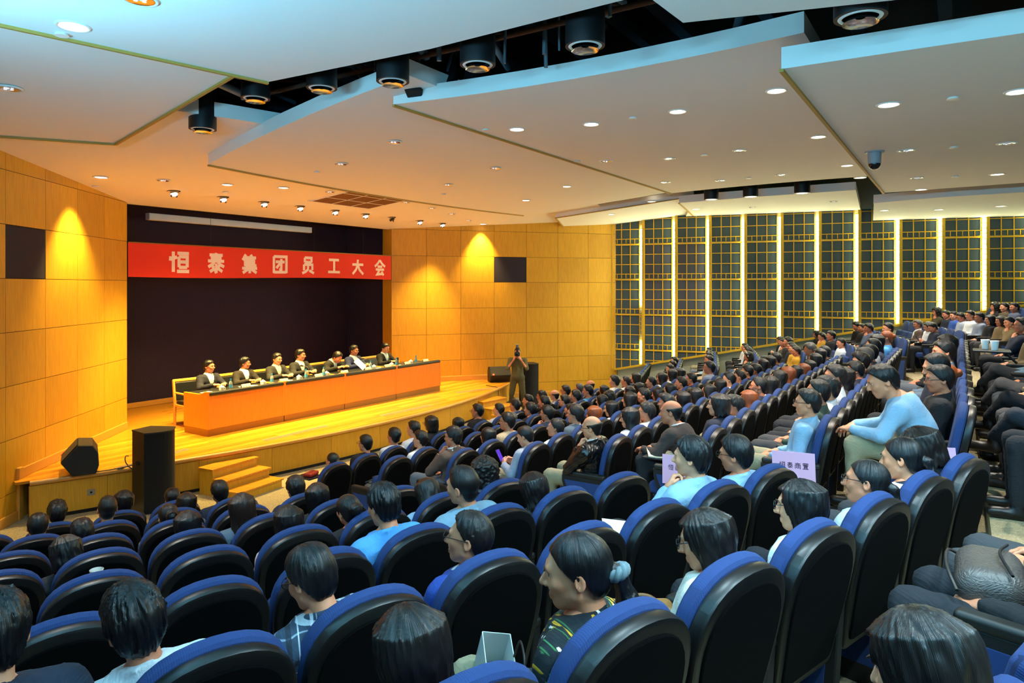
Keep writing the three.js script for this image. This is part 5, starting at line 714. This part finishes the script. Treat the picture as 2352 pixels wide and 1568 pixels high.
{ const g = thing('shoulder_bag', 'tan leather shoulder bag standing between two near block seats', 'bag', [2.45, 1.72, -1.02], 0.6); mesh('bag_body', rbox(0.12, 0.34, 0.26, 0.03, 3).translate(0, 0.22, 0), S(0x9a6a34, 0.5), g); mesh('strap', tube([[0, 0.38, -0.08], [0.01, 0.41, -0.03], [0.01, 0.41, 0.03], [0, 0.38, 0.08]], 0.008), S(0x7d5226, 0.5), g); }
{ const m = tag(mesh('open_booklet', join(box(0.15, 0.006, 0.21).rotateZ(0.12).translate(-0.074, 0.005, 0), box(0.15, 0.006, 0.21).rotateZ(-0.12).translate(0.074, 0.005, 0)), paperMat), 'white folded papers on a lap in near block row seven', 'papers'); m.position.set(3.4, 2.0, -1.52); m.rotation.set(0.1, 0.5, 0); }
{ const m = tag(mesh('notebook', box(0.2, 0.012, 0.27), S(0xd9d2b6, 0.8)), 'cream notebook beside the aisle seat of middle block row six', 'notebook'); m.position.set(6.32, 1.69, -2.42); m.rotation.set(0.15, 0.5, 0.1); tablet(6.32, 1.665, -2.42, 0, 'black writing tablet under a cream notebook by the aisle'); }
function phoneFor(id, label, color) { const n = notable[id]; if (!n) return; const g = thing('mobile_phone', label, 'phone', n.g.position.toArray(), n.g.rotation.y); g.scale.copy(n.g.scale); const m = new THREE.Group(); const b = mesh('case', rbox(0.075, 0.155, 0.009, 0.004), M.blackPlastic, g), s = mesh('screen', box(0.069, 0.146, 0.001).translate(0, 0, 0.0052), S(0x101010, 0.2, { emissive: color, emissiveIntensity: 0.9 }), g); for (const q of [b, s]) { q.position.set(0, 0.825, -0.585); q.rotation.x = -0.55; } const l = new THREE.PointLight(color, 0.02); l.position.set(0, 0.85, -0.55); g.add(l); }
phoneFor('M4.0', 'phone with a violet screen in the hands of the silver jacket person', 0x5a2fd0); phoneFor('R5.5', 'phone held up by the white top person in the far block', 0x8fb4d8); phoneFor('R8.2', 'phone held by the bowed navy jacket person in the far block', 0x8fb4d8);

// ---------- lamps in their places ----------
{
  const F = PANELS, nth = (i) => WORDS[i + 1];
  [[7.06], [8.06], [9.0], [9.92], [10.92], [11.88], [12.8, 1], [13.87], [14.82]].forEach(([x, off], i) => {
    const z = -12.07, y = F.P0(x, z), g = thing('stage_spotlight', `${off ? 'unlit' : 'bright'} tilted stage spotlight, ${nth(i)} from the near end of the front row`, 'spotlight', [x, y, z], 0, 'tilted spotlights over the stage');
    mesh('trim_ring', lampGeo.ring, M.darkMetal, g); const h = mesh('housing', join(cyl(0.06, 0.075, 0.06, 16).translate(0, -0.03, 0)), M.chrome, g); h.rotation.x = -0.35;
    const aim = V((CX - x) * 0.12, -3.4, i % 2 ? 0.55 : -0.25).normalize();
    const l = mesh(off ? 'lens' : 'lens', new THREE.SphereGeometry(0.062, 14, 8, 0, TAU, Math.PI / 2, Math.PI / 2).scale(1, 0.5, 1).translate(0, -0.06, 0), off ? M.darkMetal : M.glowStage, g); l.rotation.x = -0.35;
    mesh('barn_door', join(box(0.02, 0.05, 0.02).translate(0.05, -0.085, 0.02), box(0.02, 0.05, 0.02).translate(-0.05, -0.085, 0.02)), M.darkMetal, g);
    if (!off) spot(g, STAGE, POWER.stageSpot, [0, -0.14, 0.02], [aim.x * 3, aim.y * 3, aim.z * 3], 0.62, 0.8, 3);
  });
  [[7.5, -11.11], [8.46, -10.77]].forEach(([x, z], i) => downlight(x, z, F.P0, true, `lit downlight over the stage, ${nth(i)} of the pair behind the spotlights`, POWER.stageDown, STAGE, 1, [0.2, -3, -0.3], 0.95));
  downlight(5.62, -11.72, F.P0, true, 'lit downlight washing the nearer wood panel wall', POWER.washer, STAGE, 1.05, [-0.3, -3, -0.42], 0.62);
  downlight(16.05, -11.55, F.P0, true, 'lit downlight washing the farther wood panel wall', POWER.washer, STAGE, 1.05, [0.3, -3, -0.42], 0.62);
  [[6.48, -11.39], [9.43, -10.56], [11.6, -10.5], [12.72, -10.67], [13.81, -10.93], [15.1, -11.36]].forEach(([x, z], i) => downlight(x, z, F.P0, false, `unlit downlight on the stage ceiling panel, ${nth(i)} from the near end`));
  [[7.36, -6.89], [7.63, -8.29], [9.97, -6.91], [10.34, -8.28]].forEach(([x, z], i) => downlight(x, z, F.P1, false, `unlit downlight on the panel behind the stage panel, ${nth(i)} from the near end`));
  [[12.63, -6.93], [13.2, -8.3]].forEach(([x, z], i) => downlight(x, z, F.P1, true, `lit downlight on the panel behind the stage panel, ${i ? 'closer to' : 'farther from'} the stage`, POWER.house, HOUSE));
  [[7.81, -5.05], [8.1, -4.07], [8.09, -2.89], [7.82, -1.68], [10.57, -1.7], [13.37, -1.68], [15.0, -1.65]].forEach(([x, z], i) => downlight(x, z, F.P2, true, `lit downlight on the wide middle panel with curved blue edge, ${nth(i)} around`, POWER.house, HOUSE));
  [[10.64, -5.07], [11.0, -4.07], [10.95, -2.9], [13.46, -5.07], [13.84, -4.06], [13.78, -2.88]].forEach(([x, z], i) => downlight(x, z, F.P2, false, `unlit downlight on the wide middle panel with curved blue edge, ${nth(i)} from the near end`));
  [[7.77, -0.6], [7.91, 0.45], [13.59, 0.5], [14.95, -0.62]].forEach(([x, z], i) => downlight(x, z, F.P3, true, `lit downlight on the rear panel with the dome camera, ${nth(i)} from the near end`, POWER.house, HOUSE));
  [[10.53, -0.6], [10.71, 0.49], [13.29, -0.61]].forEach(([x, z], i) => downlight(x, z, F.P3, false, `unlit downlight on the rear panel with the dome camera, ${nth(i)} from the near end`));
  downlight(2.99, -8.09, F.L5, false, 'unlit downlight on the foremost near side panel', 0, HOUSE, 1.1);
  downlight(2.62, -6.56, F.L5, true, 'lit downlight half hidden behind the near side panel edge', POWER.house * 0.7, HOUSE, 1.1);
  downlight(2.64, -5.94, F.L4, true, 'lit downlight on the second near side panel', POWER.house * 0.7, HOUSE, 1.1);
  downlight(2.66, -4.98, F.L4, false, 'unlit downlight cut by the upper picture edge', 0, HOUSE, 1.1);
  [[17.48, -8.17], [16.55, -6.6]].forEach(([x, z], i) => downlight(x, z, F.R5, true, `lit downlight on the foremost far side panel, ${i ? 'farther from' : 'closer to'} the stage`, POWER.far, HOUSE));
  downlight(18.23, -6.0, F.R4, true, 'lit downlight on the second far side panel', POWER.far, HOUSE);
  [[18.6, -4.6], [18.4, -2.61]].forEach(([x, z], i) => downlight(x, z, F.R4, false, `unlit downlight on the second far side panel, ${nth(i)} from the stage`));
  [[18.3, -1.5], [18.81, -0.42], [18.74, 0.75]].forEach(([x, z], i) => downlight(x, z, F.R6, true, `lit downlight on the rearmost far side panel, ${nth(i)} from the stage`, POWER.far, HOUSE));
  [[1.3, 0.9], [2.9, 0.5], [0.9, 2.4], [2.7, 2.2], [4.3, 1.4], [3.0, -1.0]].forEach(([x, z], i) => downlight(x, z, F.L6, true, `unseen cool white downlight in the rearmost near side panel, ${nth(i)} of six`, POWER.cool, COOL, 1, [0.3, -3, -0.5], 1.05));  // out of view above the viewpoint, placed to light the nearest rows from above
  // unseen cool uplights on the near wall, placed to tint the ceiling panels
  [-5.1, -3.1, -1.0, 1.1, 3.0].forEach((z, i) => {
    const g = thing('unseen_wall_uplight', `unseen cool blue wall uplight on the near side wall, ${nth(i)} from the stage`, 'wall light', [SL(z) + 0.02, 4.15, z], Math.atan2(1, 0.2105), 'unseen cool uplights on the near side wall');
    mesh('housing', rbox(1.3, 0.14, 0.16, 0.03).translate(0, -0.03, 0.08), M.darkMetal, g); const l = mesh('lens', box(1.22, 0.01, 0.13), M.glowBlue, g); l.position.set(0, 0.05, 0.1); l.rotation.x = 0.8;
    const a = new THREE.RectAreaLight(UPLIGHT_BLUE, POWER.uplight, 1.2, 0.12); a.name = 'unseen_uplight_light'; a.position.set(0, 0.075, 0.12); a.rotation.x = Math.PI / 2 + 0.8; g.add(a);
  });
  // black cylinder lamps hanging in the gaps
  const canGeo = new THREE.LatheGeometry([[0.14, 0], [0.165, 0], [0.165, 0.62], [0, 0.62]].map(([x, y]) => new THREE.Vector2(x, y - 0.31)), 32), canCone = new THREE.LatheGeometry([[0.03, 0.12], [0.08, 0.09], [0.102, 0.04], [0.113, 0.0]].map(([x, y]) => new THREE.Vector2(x, y)), 24), canRing = new THREE.LatheGeometry([[0.112, 0.0], [0.116, -0.008], [0.134, -0.007], [0.14, 0.0]].map(([x, y]) => new THREE.Vector2(x, y)), 28);
  [[5.1, 5.31, -8.06], [5.1, 5.54, -6.99], [5.1, 5.48, -5.84], [5.1, 5.38, -4.79], [5.1, 5.36, -3.73], [5.1, 5.32, -2.62], [5.1, 5.115, -0.56]].forEach(([x, y, z], i) => {
    const g = thing('cylinder_lamp', `black cylinder lamp hanging in the ceiling gap, ${nth(i)} from the stage`, 'ceiling light', [x, y, z], 0, 'black cylinder lamps in the near ceiling gap');
    mesh('housing', canGeo.clone().translate(0, 0.31, 0), M.darkMetal, g); mesh('rim', canRing, M.trimWhite, g); mesh('base_ring', new THREE.RingGeometry(0.14, 0.165, 32).rotateX(Math.PI / 2).translate(0, -0.002, 0), M.rust, g); mesh('reflector', canCone.clone().scale(1, 0.3, 1).translate(0, -0.04, 0), M.chrome, g); mesh('stem', bar([0, 0.6, 0], [0, 1.75, 0], 0.012), M.darkMetal, g);
  });
  [[16.0, 5.35, -4.9], [16.0, 5.35, -4.0], [16.0, 5.35, -2.9]].forEach(([x, y, z], i) => {
    const g = thing('cylinder_lamp', `lit cylinder lamp in the far ceiling gap, ${nth(i)} from the stage`, 'ceiling light', [x, y, z], 0, 'lit cylinder lamps in the far ceiling gap');
    mesh('housing', canGeo.clone().translate(0, 0.31, 0), M.darkMetal, g); mesh('rim', canRing, M.trimWhite, g); mesh('stem', bar([0, 0.6, 0], [0, 1.66, 0], 0.012), M.darkMetal, g); mesh('lens', lampGeo.lens.clone().scale(1.3, 1, 1.3).translate(0, -0.004, 0), M.glow, g); spot(g, HOUSE, POWER.cylinder, [0, -0.03, 0], [0, -3, 0], 1.0);
  });
  // theatre spots in the void
  [[6.1, 5.82, -5.3], [6.35, 5.8, -5.05], [6.55, 5.86, -4.85]].forEach(([x, y, z], i) => { const g = thing('theatre_spot', `dark theatre spotlight in the roof void, ${nth(i)} of three`, 'spotlight', [x, y, z], 0.4, 'theatre spotlights in the roof void'); g.rotation.set(0.1, 0.4, -0.45); mesh('body', rbox(0.17, 0.5, 0.17, 0.03), M.darkMetal, g); mesh('lens_hood', rbox(0.2, 0.1, 0.2, 0.02).translate(0, -0.28, 0), M.black, g); mesh('yoke', join(box(0.02, 0.34, 0.03).translate(0.11, 0.15, 0), box(0.02, 0.34, 0.03).translate(-0.11, 0.15, 0), box(0.24, 0.02, 0.03).translate(0, 0.32, 0), bar([0, 0.32, 0], [0.6, 1.45, 0], 0.012)), M.duct, g); });
  [[5.84, -12.36], [7.82, -11.62], [9.68, -11.44]].forEach(([x, z], i) => disc(x, z, F.P0, `small round detector on the stage ceiling panel, ${nth(i)} from the near end`));
  disc(7.68, -8.91, F.P1, 'small round detector on the panel behind the stage panel, near end'); disc(10.98, -8.9, F.P1, 'small round detector on the panel behind the stage panel, centre');
  [[7.58, -5.41], [8.07, -3.47], [10.34, -5.46], [10.99, -3.48], [13.82, -3.49]].forEach(([x, z], i) => disc(x, z, F.P2, `small round detector on the wide middle panel, ${nth(i)} from the near end`));
  [[7.82, -0.06], [10.6, -0.07], [13.43, -0.07]].forEach(([x, z], i) => disc(x, z, F.P3, `small round detector on the rear panel with dome camera, ${nth(i)} from the near end`));
  disc(2.67, -6.2, F.L4, 'small round detector beside the lit downlight on the near side panel'); disc(4.3, -8.3, F.P0, 'small round detector seen past the corner of the near side panel');
  { const g = thing('dome_camera', 'grey dome security camera hanging under the rear ceiling panel', 'camera', [10.39, 5.13, -0.97]); mesh('mount', join(cyl(0.12, 0.12, 0.015, 24).translate(0, -0.008, 0), cyl(0.085, 0.08, 0.15, 24).translate(0, -0.09, 0)), S(0x8d949a, 0.5), g); mesh('dome', new THREE.SphereGeometry(0.078, 20, 10, 0, TAU, Math.PI / 2, Math.PI / 2).translate(0, -0.165, 0), S(0x0b1118, 0.08), g); }
  { const x = 10.55, z = -10.72, y = F.P0(x, z), g = thing('air_grille', 'brown square air grille in the stage ceiling panel', 'air vent', [x, y - 0.008, z], 0); g.rotation.set(-0.0997, 0, 0);
    for (let i = 0; i < 3; i++) for (let k = 0; k < 3; k++) mesh('vent_tile', box(0.53, 0.012, 0.46).translate((i - 1) * 0.56, 0, (k - 1) * 0.49), S(0x6e4a22, 0.8), g); mesh('frame', join(...[-0.85, -0.28, 0.28, 0.85].map((k) => box(0.024, 0.018, 1.5).translate(k, 0, 0)), ...[-0.745, -0.245, 0.245, 0.745].map((k) => box(1.72, 0.018, 0.024).translate(0, 0, k))), M.panel, g); }
}
renderer.render(scene, camera);
